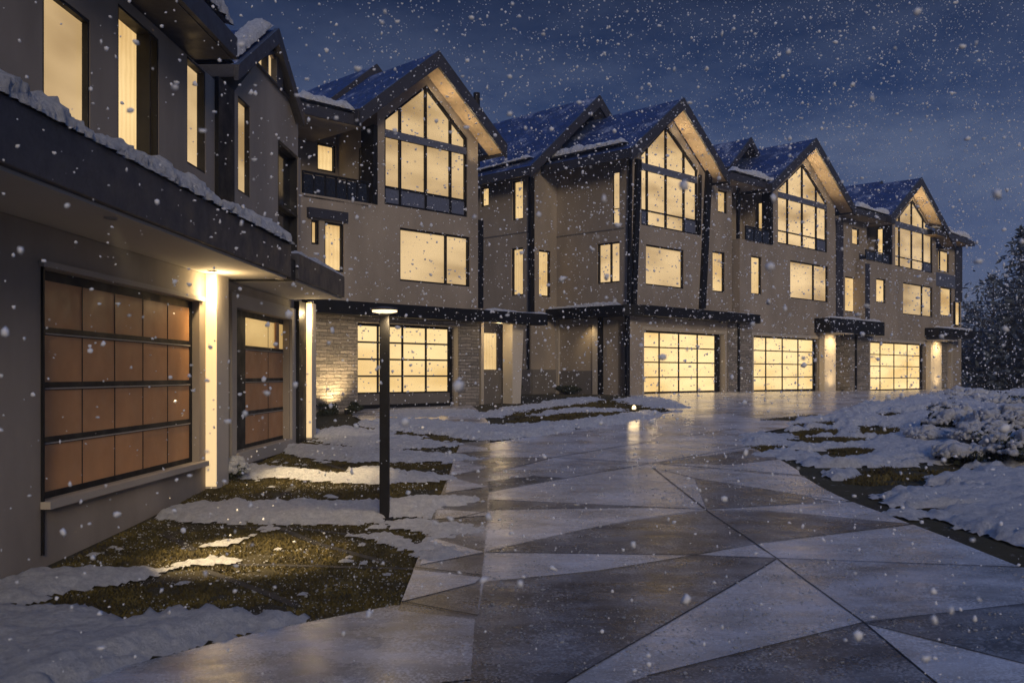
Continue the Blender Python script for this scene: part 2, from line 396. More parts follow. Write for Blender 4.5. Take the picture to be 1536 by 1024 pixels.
# ground-following sheet made from plan polygons
def sheet(mb, poly, off, mi=0, step=.6):
    bm = bmesh.new()
    vs = [bm.verts.new((p[0], p[1], 0)) for p in poly]; f = bm.faces.new(vs)
    if f.normal.z < 0 or sum(poly[i][0]*poly[(i+1) % len(poly)][1]-poly[(i+1) % len(poly)][0]*poly[i][1] for i in range(len(poly))) < 0: bmesh.ops.reverse_faces(bm, faces=[f])
    bmesh.ops.triangulate(bm, faces=bm.faces[:])
    y0, y1 = min(p[1] for p in poly), max(p[1] for p in poly)
    y = math.ceil(y0/step)*step
    while y < y1:
        bmesh.ops.bisect_plane(bm, geom=bm.verts[:]+bm.edges[:]+bm.faces[:], plane_co=(0,y,0), plane_no=(0,1,0)); y += step
    for f in bm.faces:
        mb.face([(v.co.x, v.co.y, float(gz(v.co.y))+off) for v in f.verts], None, mi)
    bm.free()
def strip(mb, pts, w, off, mi=0):
    for a, b in zip(pts, pts[1:]):
        dx, dy = b[0]-a[0], b[1]-a[1]; l = math.hypot(dx, dy)
        if l < 1e-6: continue
        nx, ny = -dy/l*w/2, dx/l*w/2
        sheet(mb, [(a[0]+nx,a[1]+ny),(a[0]-nx,a[1]-ny),(b[0]-nx,b[1]-ny),(b[0]+nx,b[1]+ny)], off, mi)
def gp(L): return [G(x, y) for x, y in L]

# numpy value noise
_T = rng.random((256, 256))
def vnoise(x, y):
    xi = np.floor(x).astype(int); yi = np.floor(y).astype(int); fx = x-xi; fy = y-yi
    fx = fx*fx*(3-2*fx); fy = fy*fy*(3-2*fy); g = lambda i, j: _T[i % 256, j % 256]
    return (g(xi,yi)*(1-fx)+g(xi+1,yi)*fx)*(1-fy)+(g(xi,yi+1)*(1-fx)+g(xi+1,yi+1)*fx)*fy
def fbm(x, y, o=5, gain=.55):
    a, s, t = 1.0, 0.0, 0.0
    for k in range(o):
        s = s+a*vnoise(x*2**k+17.3*k, y*2**k+9.1*k); t += a; a *= gain
    return s/t
def signed(poly, X, Y):                                     # >0 inside, metres to the edge
    P = np.array(poly); ins = np.zeros(X.shape, bool); dm = np.full(X.shape, 1e9)
    for i in range(len(P)):
        a, b = P[i], P[(i+1) % len(P)]; e = b-a; l2 = max(e@e, 1e-9)
        t = np.clip(((X-a[0])*e[0]+(Y-a[1])*e[1])/l2, 0, 1)
        dm = np.minimum(dm, np.hypot(X-a[0]-t*e[0], Y-a[1]-t*e[1]))
        c = ((a[1] > Y) != (b[1] > Y)); ins ^= c & (X < (b[0]-a[0])*(Y-a[1])/(b[1]-a[1]+1e-12)+a[0])
    return np.where(ins, dm, -dm)
def heightfield(name, x0, x1, y0, y1, dx, dy, hfun, m):
    xs = np.arange(x0, x1, dx); ys = np.arange(y0, y1, dy); X, Y = np.meshgrid(xs, ys)
    H = hfun(X, Y); Z = gz(Y)+H; nx = len(xs)
    idx = np.arange(X.size).reshape(X.shape)
    keep = (np.maximum(np.maximum(H[:-1,:-1], H[1:,:-1]), np.maximum(H[:-1,1:], H[1:,1:])) > 0.004)
    q = np.stack([idx[:-1,:-1], idx[:-1,1:], idx[1:,1:], idx[1:,:-1]], -1)[keep]
    used = np.unique(q); re = np.full(X.size, -1); re[used] = np.arange(len(used)); q = re[q]
    V = np.stack([X.ravel()[used], Y.ravel()[used], Z.ravel()[used]], 1)
    me = bpy.data.meshes.new(name); me.from_pydata(V.tolist(), [], q.tolist()); me.materials.append(m)
    me.polygons.foreach_set('use_smooth', [True]*len(me.polygons)); me.update()
    o = bpy.data.objects.new(name, me); COL.objects.link(o); return o
def snow_ridge(name, label, path, w, h, seed=0, lean=(0,0), m=None):
    """lumpy snow lying along a path (world points); w half width list or number"""
    pts = [Vector(p) for p in path]; L = [0]
    for a, b in zip(pts, pts[1:]): L.append(L[-1]+(b-a).length)
    n = max(8, int(L[-1]/.028)); mb_v, mb_f = [], []; K = 15
    for i in range(n+1):
        s = L[-1]*i/n; j = max(k for k in range(len(pts)-1) if L[k] <= s+1e-9)
        tt = (s-L[j])/max(L[j+1]-L[j], 1e-6); c = pts[j].lerp(pts[j+1], tt); d = (pts[j+1]-pts[j]).normalized()
        sd = Vector((d.y, -d.x, 0)).normalized()
        fade = min(1, i/8, (n-i)/8)*.85+.15
        big = .72+.42*mnoise.noise((s*.9+seed, seed*1.7, 0))+.30*mnoise.noise((s*3.1, seed, 4))
        big = max(.22, big)
        for k in range(K):
            a = math.pi*k/(K-1); r = 1+.20*mnoise.noise((s*7+seed, k*.8, seed))+.10*mnoise.noise((s*19, k*1.9, seed))+.05*mnoise.noise((s*41, k*3.1, seed))
            p = c + sd*math.cos(a)*w*r + Vector((0,0,1))*math.sin(a)*h*big*fade*r*1.25
            mb_v.append(p-pts[0])
    for i in range(n):
        for k in range(K-1): mb_f.append((i*K+k, i*K+k+1, (i+1)*K+k+1, (i+1)*K+k))
    me = bpy.data.meshes.new(name); me.from_pydata([tuple(v) for v in mb_v], [], mb_f); me.materials.append(M['snow'])
    me.polygons.foreach_set('use_smooth', [True]*len(me.polygons)); me.update()
    o = bpy.data.objects.new(name, me); COL.objects.link(o); o.location = pts[0]
    return tag(o, label, 'snow', None, 'stuff')

def downlight(parent, p, power, spot=95, target=None, extra=None, pale=False):
    k = -.012 if pale else -.045
    d = MB().lathe(p, [(0,.002),(.05,.002),(.05,k),(.062,k),(.062,.01)], 18).build('downlight', M['white_soffit' if pale else 'black'], parent)
    MB().lathe((p[0],p[1],p[2]-.006), [(0,0),(.046,0)], 18).build('lens', M['trim' if pale else 'led'], d)
    lamp('downlight_beam', 'SPOT', (p[0],p[1],p[2]-.05), power, d, spot=spot, blend=.8, target=target or (p[0],p[1],p[2]-3))
    return d

def downpipe(parent, fr, x, yt, yb, t=.06, w=.10, xb=None):
    a, z1 = fr.px(x, yt, t); z0 = fr.z(x, yb, t)
    return MB().rect(fr, a-w/2, a+w/2, z0, z1, t, t-.09).build('downpipe', M['black'], parent)

ZB = CZ-1.3                                               # walls run into the ground
def garage(parent, fr, x0, x1, xj, yt, yb, cols, rows, t=0.0, m='pane_g', rail=0.0, deep=.22, yt1=None):
    """sectional door of framed panes; xj = far end of the dark jamb; returns the wall opening"""
    a, z1 = fr.px(x0, yt, t); z0 = fr.z(x0, yb, t); b = fr.s(x1, t); c = fr.s(xj, t)
    if rail: zr = z0+rail
    else: zr = z0+.03
    xs = np.linspace(a+.03, b, cols+1); zs = np.linspace(zr, z1-.05, rows+1); holes = []
    for i in range(cols):
        for j in range(rows): holes.append(rect_pts(xs[i]+.025, xs[i+1]-.025, zs[j]+.022, zs[j+1]-.022))
    d = MB().slab(fr, rect_pts(a-.06, c+.06, z0-.1, z1+.05), t-deep, t-deep-.06, holes).build('garage_door', M['black'], parent)
    MB().rect(fr, a, c, z0, z1, t-deep-.035, t-deep-.05).build('pane', M[m], d)
    if rail: MB().rect(fr, a+.02, c-.1, z0, zr-.02, t-deep+.02, t-deep-.01).build('bottom_panel', M['stucco_dark'], d)
    mb = MB()                                              # pale jambs and head
    mb.rect(fr, c, c+.10, z0-.2, z1, t+.02, t-.15); mb.rect(fr, a-.10, c+.10, z1, z1+.12, t+.02, t-.15); mb.rect(fr, a-.10, a, z0-.2, z1, t+.02, t-.15)
    mb.build('door_surround', M['trim'], d)
    return rect_pts(a-.001, c+.001, z0-.6, z1+.001), (a, c, z0, z1)

def balcony(parent, fr, x0, x1, y0t, y0b, t=0.0, posts=6, m='dark_glass'):
    a, z1 = fr.px(x0, y0t, t); z0 = fr.z(x0, y0b, t); b = fr.s(x1, t)
    mb = MB().rect(fr, a, b, z1-.05, z1, t-.02, t-.08).rect(fr, a, b, z0, z0+.04, t-.02, t-.08)
    for k in range(posts+1):
        s = a+(b-a)*k/posts; mb.rect(fr, s-.02, s+.02, z0, z1, t-.03, t-.07)
    r = mb.build('balcony_railing', M['black'], parent)
    MB().rect(fr, a+.02, b-.02, z0+.06, z1-.07, t-.045, t-.055).build('railing_panel', M[m], r)
    return z0

UNITS = 'townhouses of the row'
def base_loc(fr, s, t=0): x, y = fr.at(s, t); return (x, y, float(gz(y)))
def soffit_lamp(parent, fr, ap, za, t, p):
    for ds, dz in ((.30,-1.35),(1.0,-2.0),(1.75,-2.65)):   # small uplights on the frame that wash the timber soffit
        lamp('soffit_uplight', 'SPOT', fr.w(ap+ds, .22, za+dz), p, parent, (1.0,.76,.46), 120, .9, .08, fr.w(ap+ds+.35, t, za+dz+1))

# ================================================================== TOWNHOUSE B (gable with balcony, left)
hB = thing('townhouse', 'grey stucco townhouse with balcony and stone base directly behind the lamp post', 'townhouse', base_loc(ROW, ROW.s(620)), UNITS)
fr = ROW
gw, (ga, gb, gap, gzb, gzt, gza) = gable_window(hB, fr, (577,307), (701,325), (577,183), (701,202), (640.5,127), (602,640.5,677.5), (197,207.5), (218,229), 281, 299, (0,1,2,3))
sL, sBay, sR = fr.s(440), fr.s(566), fr.s(717)
zcan = fr.z(716, 466); zbal = fr.z(566, 307)
apx, apz = fr.px(657, 78, .665); lx, lz = fr.px(539, 169, .665); rx, rz = fr.px(757, 211, .665)
half = ((apx-lx)+(rx-apx))/2; ez = (lz+rz)/2
topz = lambda s: apz-.33-abs(s-gap)*(apz-ez)/half
w1 = winpx(hB, fr, 600, 705, 341, 421, cut=(671,))
wA = winpx(hB, fr, 487, 516, 332, 406, t=-.0, m='pane_c')
wAA = winpx(hB, SIDE if False else fr, 467, 479, 329, 366, t=-.0, m='pane_c')
poly = [(sL,zcan),(sR,zcan),(sR,topz(sR)),(gap,topz(gap)),(sBay,topz(sBay)),(sBay,zbal),(sL,zbal)]
MB().slab(fr, poly, 0, -6.5, [gw, w1, wA, wAA]).build('wall', M['stucco'], hB)
# balcony back wall
tb = -1.7
wb1 = winpx(hB, fr, 476, 504, 213, 255, t=tb, m='pane_c'); fB = Fr(fr.at(sBay), N, (-U[0], -U[1])); winpx(hB, fB, 537, 555, 222, 304, t=.13, m='pane_c', deep=.10, fw=.035)
MB().slab(fr, [(fr.s(425,tb), zbal-.1), (sBay+.1, zbal-.1), (sBay+.1, ez+.5), (fr.s(425,tb), ez+.5)], tb, tb-.3, [wb1]).build('balcony_wall', M['stucco'], hB)
balcony(hB, fr, 456, 553, 255, 295, 0.02)
MB().rect(fr, sBay-.14, sBay-.003, zbal, ez-.1, .02, -.5).build('corner_post', M['black'], hB)
# head over the small recessed windows
MB().rect(fr, fr.s(460), fr.s(519), fr.z(460,326), fr.z(460,311), .10, -.02).build('window_canopy', M['fascia'], hB)
# lower storey in stone
gz0 = None
op, (da, dc, dz0, dz1) = garage(hB, fr, 535, 681, 686, 483, 608, 4, 4, rail=.30)
MB().slab(fr, rect_pts(sL, sR, ZB, zcan), .05, -6.5, [[(p[0], p[1]) for p in op]]).build('stone_base', M['stone'], hB)
rfB = gable_roof(hB, fr, apx, apz, apx-half, ez, apx+half, ez, .665, -7, 0)
MB().tube(fr.w(fr.s(715,-3), -3, ez+.3), fr.w(fr.s(715,-3), -3, fr.z(712,139,-3)), .11, n=12).build('chimney', M['black'], rfB)
soffit_lamp(hB, fr, apx, apz, .42, 20)
# roof behind the balcony: front eave and the second, set-back gable
def second_gable(parent, apex, left, eaveL, eaveR, t2, tback):
    s0, z0 = ROW.px(*apex, t2); s1, z1 = ROW.px(*left, t2); h = s0-s1
    rf = gable_roof(parent, ROW, s0, z0, s1, z1, s0+h, z1, t2, tback, t2-.5, th=.14, fh=.24, soffit='fascia')
    a, za_ = ROW.px(*eaveL, .42); b, zb_ = ROW.px(*eaveR, .42); ze = (za_+zb_)/2
    k = .42; d = 2.3
    mb = MB().hexa([ROW.w(a,.42,ze), ROW.w(b,.42,ze), ROW.w(b,.42-d,ze+k*d), ROW.w(a,.42-d,ze+k*d)], (0,0,-.14))
    p = mb.build('balcony_roof', M['roof'], parent)
    MB().rect(ROW, a, b, ze-.24, ze+.015, .46, .40).build('eave_board', M['fascia'], p)
    MB().rect(ROW, a, b, ze-.25, ze-.21, .40, -1.72).build('soffit', M['soffit' if False else 'stucco'], p)
    return rf, (a, b, ze)
rf2, eB = second_gable(hB, (564,98), (488,154), (441,157), (542,171), -2.3, -9)
snow_ridge('snow_drift', 'snow piled along the balcony eave behind the lamp post', [ROW.w(eB[0]+.1,.28,eB[2]+.10), ROW.w(eB[1]-.2,.28,eB[2]+.10)], .22, .24, 3)
# canopy band over the garage, running on over the entry
ct, cb = fr.z(716,464,.5), fr.z(716,482,.5)
cp = MB().rect(fr, fr.s(468,.5), fr.s(822,.5), cb, ct, .5, .055).build('canopy', M['black'], hB); bevel(cp, .012)
snow_ridge('snow_drift', 'thin snow on the dark canopy band left of the corner bay', [fr.w(fr.s(724,.3),.3,ct-.02), fr.w(fr.s(820,.3),.3,ct-.02)], .17, .10, 9)
downpipe(hB, fr, 721, 330, 462, t=-.02, w=.22)
# uplight on the stone
ux, uy = fr.at(fr.s(497), .62); uz = float(gz(uy))
up = thing('garden_uplight', 'small uplight at the foot of the stone wall left of the garage', 'garden light', (ux, uy, uz), 'garden lights')
MB().lathe((ux,uy,uz), [(.05,0),(.05,.10),(.04,.12),(0,.12)], 14).build('housing', M['black'], up)
MB().lathe((ux,uy,uz+.122), [(0,0),(.035,0)], 14).build('lens', M['led'], up)
lamp('uplight_beam', 'SPOT', (ux, uy, uz+.16), 170, up, spot=110, blend=.9, target=fr.w(fr.s(492), 0, uz+1.2))

# ================================================================== ENTRY + TOWNHOUSE C (corner bay)
hC = thing('townhouse', 'corner townhouse with leaning black fins and wraparound canopy, middle of the row', 'townhouse', base_loc(ROW, ROW.s(1010)), UNITS)
gw, (ga, gb, gap, gzb, gzt, gza) = gable_window(hC, fr, (962,340), (1047,350), (962,238), (1046,248), (1000.7,188), (972.5,1000.5,1027.6), (248,258), (261,271), 316, 329, (0,3))
w1 = winpx(hC, fr, 969, 1026, 366, 427)
sL, sR = SC, fr.s(1062)
apx, apz = fr.px(1024.6, 148, .665); lx, lz = fr.px(946, 225, .665); rx, rz = fr.px(1092, 259, .665)
half = ((apx-lx)+(rx-apx))/2; ez = (lz+rz)/2
topz = lambda s: apz-.33-abs(s-gap)*(apz-ez)/half
zc1 = fr.z(945, 462)
op, (da, dc, dz0, dz1) = garage(hC, fr, 965.5, 1080.5, 1087, 494.5, 590, 4, 4)
sW = fr.s(1108)                                            # plain wall to the right of the bay, a step back
zW = fr.z(1092, 281, -.3)
poly = [(sL,zc1),(sR,zc1),(sR,topz(sR)),(gap,topz(gap)),(sL,topz(sL))]
# flank windows belong to the side wall, a sheet just outside the bay's body
MB().slab(fr, poly, 0, -.45, [gw, w1]).build('wall', M['stucco'], hC)
c1 = winpx(hC, SIDE, 919, 943.5, 259, 338, cut=(937,), row=(314,), deep=.05, fw=.03); c2 = winpx(hC, SIDE, 896, 933, 366, 426, cut=(915,))
sB_ = SIDE.s(833)
MB().slab(SIDE, [(sB_,zc1-.4),(-.002,zc1-.4),(-.002,topz(sL)+.12),(sB_,topz(sL)+.12)], .002, -.4, [c1, c2]).build('flank_wall', M['stucco'], hC)
x1 = winpx(hC, fr, 1077, 1091, 284, 318, t=-.3, m='pane_c'); x2 = winpx(hC, fr, 1069, 1087.5, 376, 437, t=-.3, m='pane_c')
MB().slab(fr, [(sR-.6,zc1),(sW,zc1),(sW,zW+.3),(sR-.6,zW+.3)], -.3, -6.4, [x1, x2]).build('link_wall', M['stucco'], hC)
MB().slab(fr, rect_pts(sL, sW, ZB, zc1), -.002, -.5, [op]).build('base_wall', M['stucco'], hC)
for xa, xb in ((1088.5,1108),):
    MB().rect(fr, fr.s(xa)+.12, fr.s(xb), ZB, fr.z(1090,483), .04, -.02).build('stone_pier', M['stone'], hC)
MB().rect(fr, sL+.02, sW-.02, dz1+.122, zc1, -.5, -6).build('inner_block', M['stucco_dark'], hC)
rfC = gable_roof(hC, fr, apx, apz, apx-half, ez, apx+half, ez, .665, -8.5, 0)
soffit_lamp(hC, fr, apx, apz, .42, 24)
snow_ridge('snow_drift', 'snow along the side eave of the corner bay with black fins', [fr.w(apx-half+.25, .3, ez+.26), fr.w(apx-half+.22, -4.2, ez+.26)], .20, .22, 5)
# side eave light strip under C's flank eave
def fin(x0t, x1t, yt, x0b, x1b, yb, t0, t1):
    a, z1 = fr.px(x0t, yt, t1); b = fr.s(x1t, t1); c, z0 = fr.px(x0b, yb, t1); d = fr.s(x1b, t1)
    MB().slab(fr, [(c,z0),(d,z0),(b,z1),(a,z1)], t1, t0).build('fin', M['black'], hC)
fin(946.5,949,238,943.5,947,456, .003, .10); fin(956.5,963,238,949.5,955.5,456, .003, .12); fin(1050,1053,262,1049,1051.5,352, .003, .08); fin(1062,1069,254,1052,1059,462, -.28, .12)
downpipe(hC, fr, 1108.5, 282, 463, t=-.22, w=.13); downpipe(hC, fr, 1109, 484, 600, t=.1, w=.10)
downpipe(hC, fr, 942.5, 472, 598, t=.06, w=.16)
# set-back block with its own gable
f2 = Fr(fr.at(0, TB2), U, N)
b2 = winpx(hC, f2, 805.5, 826, 374, 444, m='pane_c')
a2, z2 = f2.px(898.6, 144, .6); l2, zl2 = f2.px(796, 249, .6); h2 = a2-l2
zt2 = lambda s: z2-.30-abs(s-a2)*(z2-zl2)/h2
sa, sb = f2.s(797), fr.s(945)+.3
MB().slab(f2, [(sa,ZB),(sb,ZB),(sb,zt2(sb)),(sa,zt2(sa))], 0, -.4, [b2]).build('set_back_wall', M['stucco'], hC)
s1 = winpx(hC, SIDE2, 768.5, 784.5, 272, 331, m='pane_c'); s2 = winpx(hC, SIDE2, 767, 784.5, 373, 444, m='pane_c'); s3 = winpx(hC, SIDE2, 721, 733, 282, 311, m='pane_c'); s4 = winpx(hC, SIDE2, 783, 791.6, 510, 554, m='pane_c')
q0 = -7.5
MB().slab(SIDE2, [(q0,ZB),(-.002,ZB),(-.002,zt2(sa)+.1),(q0,zt2(sa)+.1)], .002, -.4, [s1, s2, s3, s4]).build('set_back_flank', M['stucco'], hC)
rf2 = gable_roof(hC, f2, a2, z2, l2, zl2, a2+h2, zl2, .6, -9, 0, soffit='trim')
snow_ridge('snow_drift', 'snow on the lower roof edge of the set-back gable', [f2.w(l2+.35,.35,zl2+.36), f2.w(l2+.2,-4.5,zl2+.2)], .18, .15, 8)
for ds in (.5, 1.3): lamp('soffit_uplight', 'SPOT', f2.w(a2-ds, .2, z2-1.5-ds), 22, hC, (1.0,.70,.36), 120, .9, .08, f2.w(a2-ds-.3, .35, z2-.5-ds))
MB().rect(f2, sa-.10, sa+.10, f2.z(797,470), zl2-.2, .06, -.05).build('downpipe', M['black'], hC)
# a string line on the flanks
MB().rect(SIDE2, q0, -.01, SIDE2.z(770,352), SIDE2.z(770,350), .012, .0).build('string_course', M['stucco_dark'], hC)
MB().rect(SIDE, sB_, -.25, SIDE.z(840,356), SIDE.z(840,354), .012, .0).build('string_course', M['stucco_dark'], hC)
# plinths and framing on the ground floor flanks
yp = 554
MB().rect(SIDE2, -5, 0, ZB, SIDE2.z(792,yp), .05, .004).build('plinth', M['stucco_dark'], hC)
MB().rect(f2, sa, f2.s(835), ZB, SIDE2.z(792,yp), .05, .004).build('plinth', M['stucco_dark'], hC)
flk = MB().rect(SIDE, sB_, 0, ZB, zc1-.4, .0, -.3).build('flank_base', M['stucco'], hC)
MB().rect(SIDE, SIDE.s(833), SIDE.s(892), ZB, SIDE.z(842,556), .04, .003).build('plinth', M['stucco_dark'], hC)
for xa, xb, mm in ((833,840,'trim'), (891,898.5,'trim'), (899,905,'black'), (825,833,'black')):
    MB().rect(SIDE, SIDE.s(xa), SIDE.s(xb), ZB, SIDE.z(xa,474), .09, .001).build('pilaster', M[mm], hC)
MB().rect(SIDE, SIDE.s(840.5), SIDE.s(890.5), SIDE.z(842,489), SIDE.z(842,477), .075, .002).build('lintel', M['trim'], hC)
# wraparound canopy
o = .6
Pc = lambda s, t: fr.at(s, t)
zt_, zb_ = fr.z(945,455,o), fr.z(945,471,o)
side_s = lambda k, off: SIDE.at(k, off)
sE = fr.s(1141, o)
cpts = [SIDE.at(SIDE.s(828), .0), SIDE.at(SIDE.s(828), o), SIDE.at(-.2, o), SIDE.at(.15, o-.06), SIDE.at(.42, o-.24), fr.at(SC+.0, o), fr.at(sE, o), fr.at(sE, .0)]
cpts += [fr.at(SC+.01, .0)]
cC = MB().plan(cpts, zb_, zt_).build('canopy', M['black'], hC); bevel(cC, .015)
pth = [SIDE.w(SIDE.s(812), .45, zt_-.12), SIDE.w(SIDE.s(838), .4, zt_-.02), SIDE.w(SIDE.s(905), .38, zt_-.02), SIDE.w(-.1, .35, zt_-.02)]
snow_ridge('snow_drift', 'thin snow on top of the wraparound canopy at the corner bay', pth[1:], .16, .14, 12)
snow_ridge('snow_drift', 'dusting of snow at the right end of the wraparound canopy', [fr.w(sE-2.2, .4, zt_-.02), fr.w(sE-.05, .4, zt_-.02)], .12, .06, 14)
pl = SIDE.w(SIDE.s(888), .36, zb_)
downlight(hC, tuple(pl), 40, 110)
for q in (.9, 3.0, 5.0):
    c_ = fr.w(SC+q, .36, zb_); downlight(hC, tuple(c_), 110, 130, fr.w(SC+q+.3, 2.6, zb_-2.2))
# entry porch between the two fronts
te = -.5
ez0 = ROW.z(740, 607, te); e_a, e_b = ROW.s(719, te), ROW.s(757, te)
ed = MB().slab(ROW, rect_pts(e_a, e_b, ZB, ROW.z(740, 484, te)), te, te-.12, [rect_pts(ROW.s(723.5,te), ROW.s(746,te), ROW.z(724,554,te), ROW.z(724,499,te))]).build('entry_door', M['fascia'], hC)
MB().rect(ROW, ROW.s(723,te), ROW.s(747,te), ROW.z(724,555,te), ROW.z(724,498,te), te-.05, te-.07).build('pane', M['pane_c'], ed)
MB().rect(ROW, ROW.s(724.5,te), ROW.s(755,te), ROW.z(724,612,te), ROW.z(724,555,te), te+.03, te+.002).build('lower_panel', M['stucco_dark'], ed)
MB().rect(ROW, ROW.s(719,te), ROW.s(723,te), ZB, ROW.z(724,484,te), te+.08, te+.002).build('jamb', M['trim'], ed)
c0 = ROW.px(756, 606, -.3); c1_ = ROW.s(767.5, -.3); zt3 = ROW.z(756, 484, -.3)
MB().slab(ROW, [(c0[0],c0[1]-.3),(c1_,c0[1]-.3),(ROW.s(773,-.3),zt3),(ROW.s(756,-.3),zt3)], .05, -.35).build('tilted_column', M['column'], hC)
MB().rect(SIDE2, SIDE2.s(791.6)+.02, SIDE2.s(791.6)+.10, SIDE2.z(792,yp), SIDE2.z(792,484), .06, .001).build('pilaster', M['black'], hC)
lamp('porch_light', 'POINT', ROW.w(ROW.s(752,.2), .15, zt3-.25), 16, hC, size=.06)

# ================================================================== TOWNHOUSE D
hD = thing('townhouse', 'fourth townhouse from the left, pale lit column right of its garage', 'townhouse', base_loc(ROW, ROW.s(1190)), UNITS)
gw, (ga, gb, gap, gzb, gzt, gza) = gable_window(hD, fr, (1167,368), (1241,376), (1167,290), (1241,297), (1205,245), (1183,1205,1226), (291,299.6), (303,310.5), 348, 358, (3,))
w1 = winpx(hD, fr, 1185.5, 1242.5, 390, 447, cut=(1222,)); w2 = winpx(hD, fr, 1127, 1142.5, 383, 441, m='pane_c')
sL, sBay, sR = fr.s(1109.5), fr.s(1159), fr.s(1252.5)
apx, apz = fr.px(1223.4, 208, .665); lx, lz = fr.px(1159, 275, .665); rx, rz = fr.px(1283, 311, .665)
half = ((apx-lx)+(rx-apx))/2; ez = (lz+rz)/2
topz = lambda s: apz-.33-abs(s-gap)*(apz-ez)/half
zbal = fr.z(1110, 358); zc = fr.z(1130, 497)
op, (da, dc, dz0, dz1) = garage(hD, fr, 1130, 1227, 1230, 502.5, 587, 4, 4)
MB().slab(fr, [(sL,zc),(sR,zc),(sR,topz(sR)),(gap,topz(gap)),(sBay,topz(sBay)),(sBay,zbal),(sL,zbal)], 0, -6.5, [gw, w1, w2]).build('wall', M['stucco'], hD)
tb = -1.4
v1 = winpx(hD, fr, 1111.5, 1120.5, 301, 329, t=tb, m='pane_c'); fD = Fr(fr.at(sBay), N, (-U[0], -U[1])); winpx(hD, fD, 1135.5, 1152.5, 304, 362, t=.13, m='pane_c', deep=.10, fw=.035)
MB().slab(fr, rect_pts(fr.s(1095,tb), sBay+.1, zbal-.1, ez+.4), tb, tb-.3, [v1]).build('balcony_wall', M['stucco'], hD)
balcony(hD, fr, 1120, 1157, 338, 361, .02, 3)
MB().rect(fr, sBay-.16, sBay-.003, zbal, ez-.1, .02, -.4).build('corner_post', M['black'], hD)
MB().slab(fr, rect_pts(sL, sR, ZB, zc), -.002, -6.4, [op]).build('base_wall', M['stone'], hD)
rfD = gable_roof(hD, fr, apx, apz, apx-half, ez, apx+half, ez, .665, -7, 0); soffit_lamp(hD, fr, apx, apz, .42, 26)
rf2, eD = second_gable(hD, (1126,207), (1094,250), (1094,257), (1161,279), -1.6, -9)
snow_ridge('snow_drift', 'snow along the eave over the balcony of the fourth townhouse', [ROW.w(eD[0]+.3,.28,eD[2]+.10), ROW.w(eD[1]-.1,.28,eD[2]+.10)], .22, .26, 21)
def uplight(parent, p, power, target, spot=140):
    d = MB().lathe(p, [(.05,-.05),(.05,.05),(.042,.06),(.036,.052),(0,.052)], 16).build('uplight', M['black'], parent)
    MB().lathe((p[0],p[1],p[2]+.053), [(0,0),(.034,0)], 16).build('lens', M['led'], d)
    lamp('uplight_beam', 'SPOT', (p[0],p[1],p[2]+.09), power, d, spot=spot, blend=1.0, target=target)
def lit_column(parent, xa, xb, yt, yb, p):
    a, z1 = fr.px(xa, yt, .25); b = fr.s(xb, .25)
    MB().rect(fr, a, b, ZB, z1, .25, .003).build('lit_column', M['column'], parent)
    MB().rect(fr, a-.15, b+.15, z1-.002, z1+.05, 1.0, .002).build('lamp_shelf', M['trim'], parent)
    x_, y_ = fr.at((a+b)/2, .86)
    return downlight(parent, (x_, y_, z1-.002), p, 150, fr.w((a+b)/2, .25, z1-1.1), uplight(parent, (*fr.at((a+b)/2, .80), float(gz(y_))), p*.35, fr.w((a+b)/2, .25, z1-.8)))
lit_column(hD, 1237, 1253.5, 501, 588, 110)

# ================================================================== TOWNHOUSE E (far end)
hE = thing('townhouse', 'last townhouse at the right end of the row, before the dark trees', 'townhouse', base_loc(ROW, ROW.s(1370)), UNITS)
gw, (ga, gb, gap, gzb, gzt, gza) = gable_window(hE, fr, (1343,401), (1399,408), (1343,335), (1399,345), (1369,298.6), (1350.6,1368,1386), (334,343), (343,351), 385.7, 393.6, (3,))
w1 = winpx(hE, fr, 1354.7, 1399, 423, 471, cut=(1384.5,)); w2 = winpx(hE, fr, 1314.5, 1329, 417, 453, m='pane_c')
sL, sBay, sR = fr.s(1297), fr.s(1338), fr.s(1404)
apx, apz = fr.px(1381.6, 267, .665); lx, lz = fr.px(1341, 319, .665); rx, rz = fr.px(1426, 353, .665)
half = ((apx-lx)+(rx-apx))/2; ez = (lz+rz)/2
topz = lambda s: apz-.33-abs(s-gap)*(apz-ez)/half
zbal = fr.z(1300, 389); zc = fr.z(1305, 506)
op, (da, dc, dz0, dz1) = garage(hE, fr, 1305, 1386.5, 1389.5, 511, 586, 4, 4)
MB().slab(fr, [(sL,zc),(sR,zc),(sR,topz(sR)),(gap,topz(gap)),(sBay,topz(sBay)),(sBay,zbal),(sL,zbal)], 0, -6.5, [gw, w1, w2]).build('wall', M['stucco'], hE)
fE = Fr(fr.at(sBay), N, (-U[0], -U[1])); winpx(hE, fE, 1315, 1330, 343, 388, t=.13, m='pane_c', deep=.10, fw=.035)
MB().slab(fr, rect_pts(fr.s(1275,-1.2), sBay+.1, zbal-.1, ez+.4), -1.2, -1.5).build('balcony_wall', M['stucco'], hE)
balcony(hE, fr, 1300, 1337, 374, 390, .02, 3)
MB().rect(fr, sBay-.18, sBay-.003, zbal, ez-.1, .02, -.4).build('corner_post', M['black'], hE)
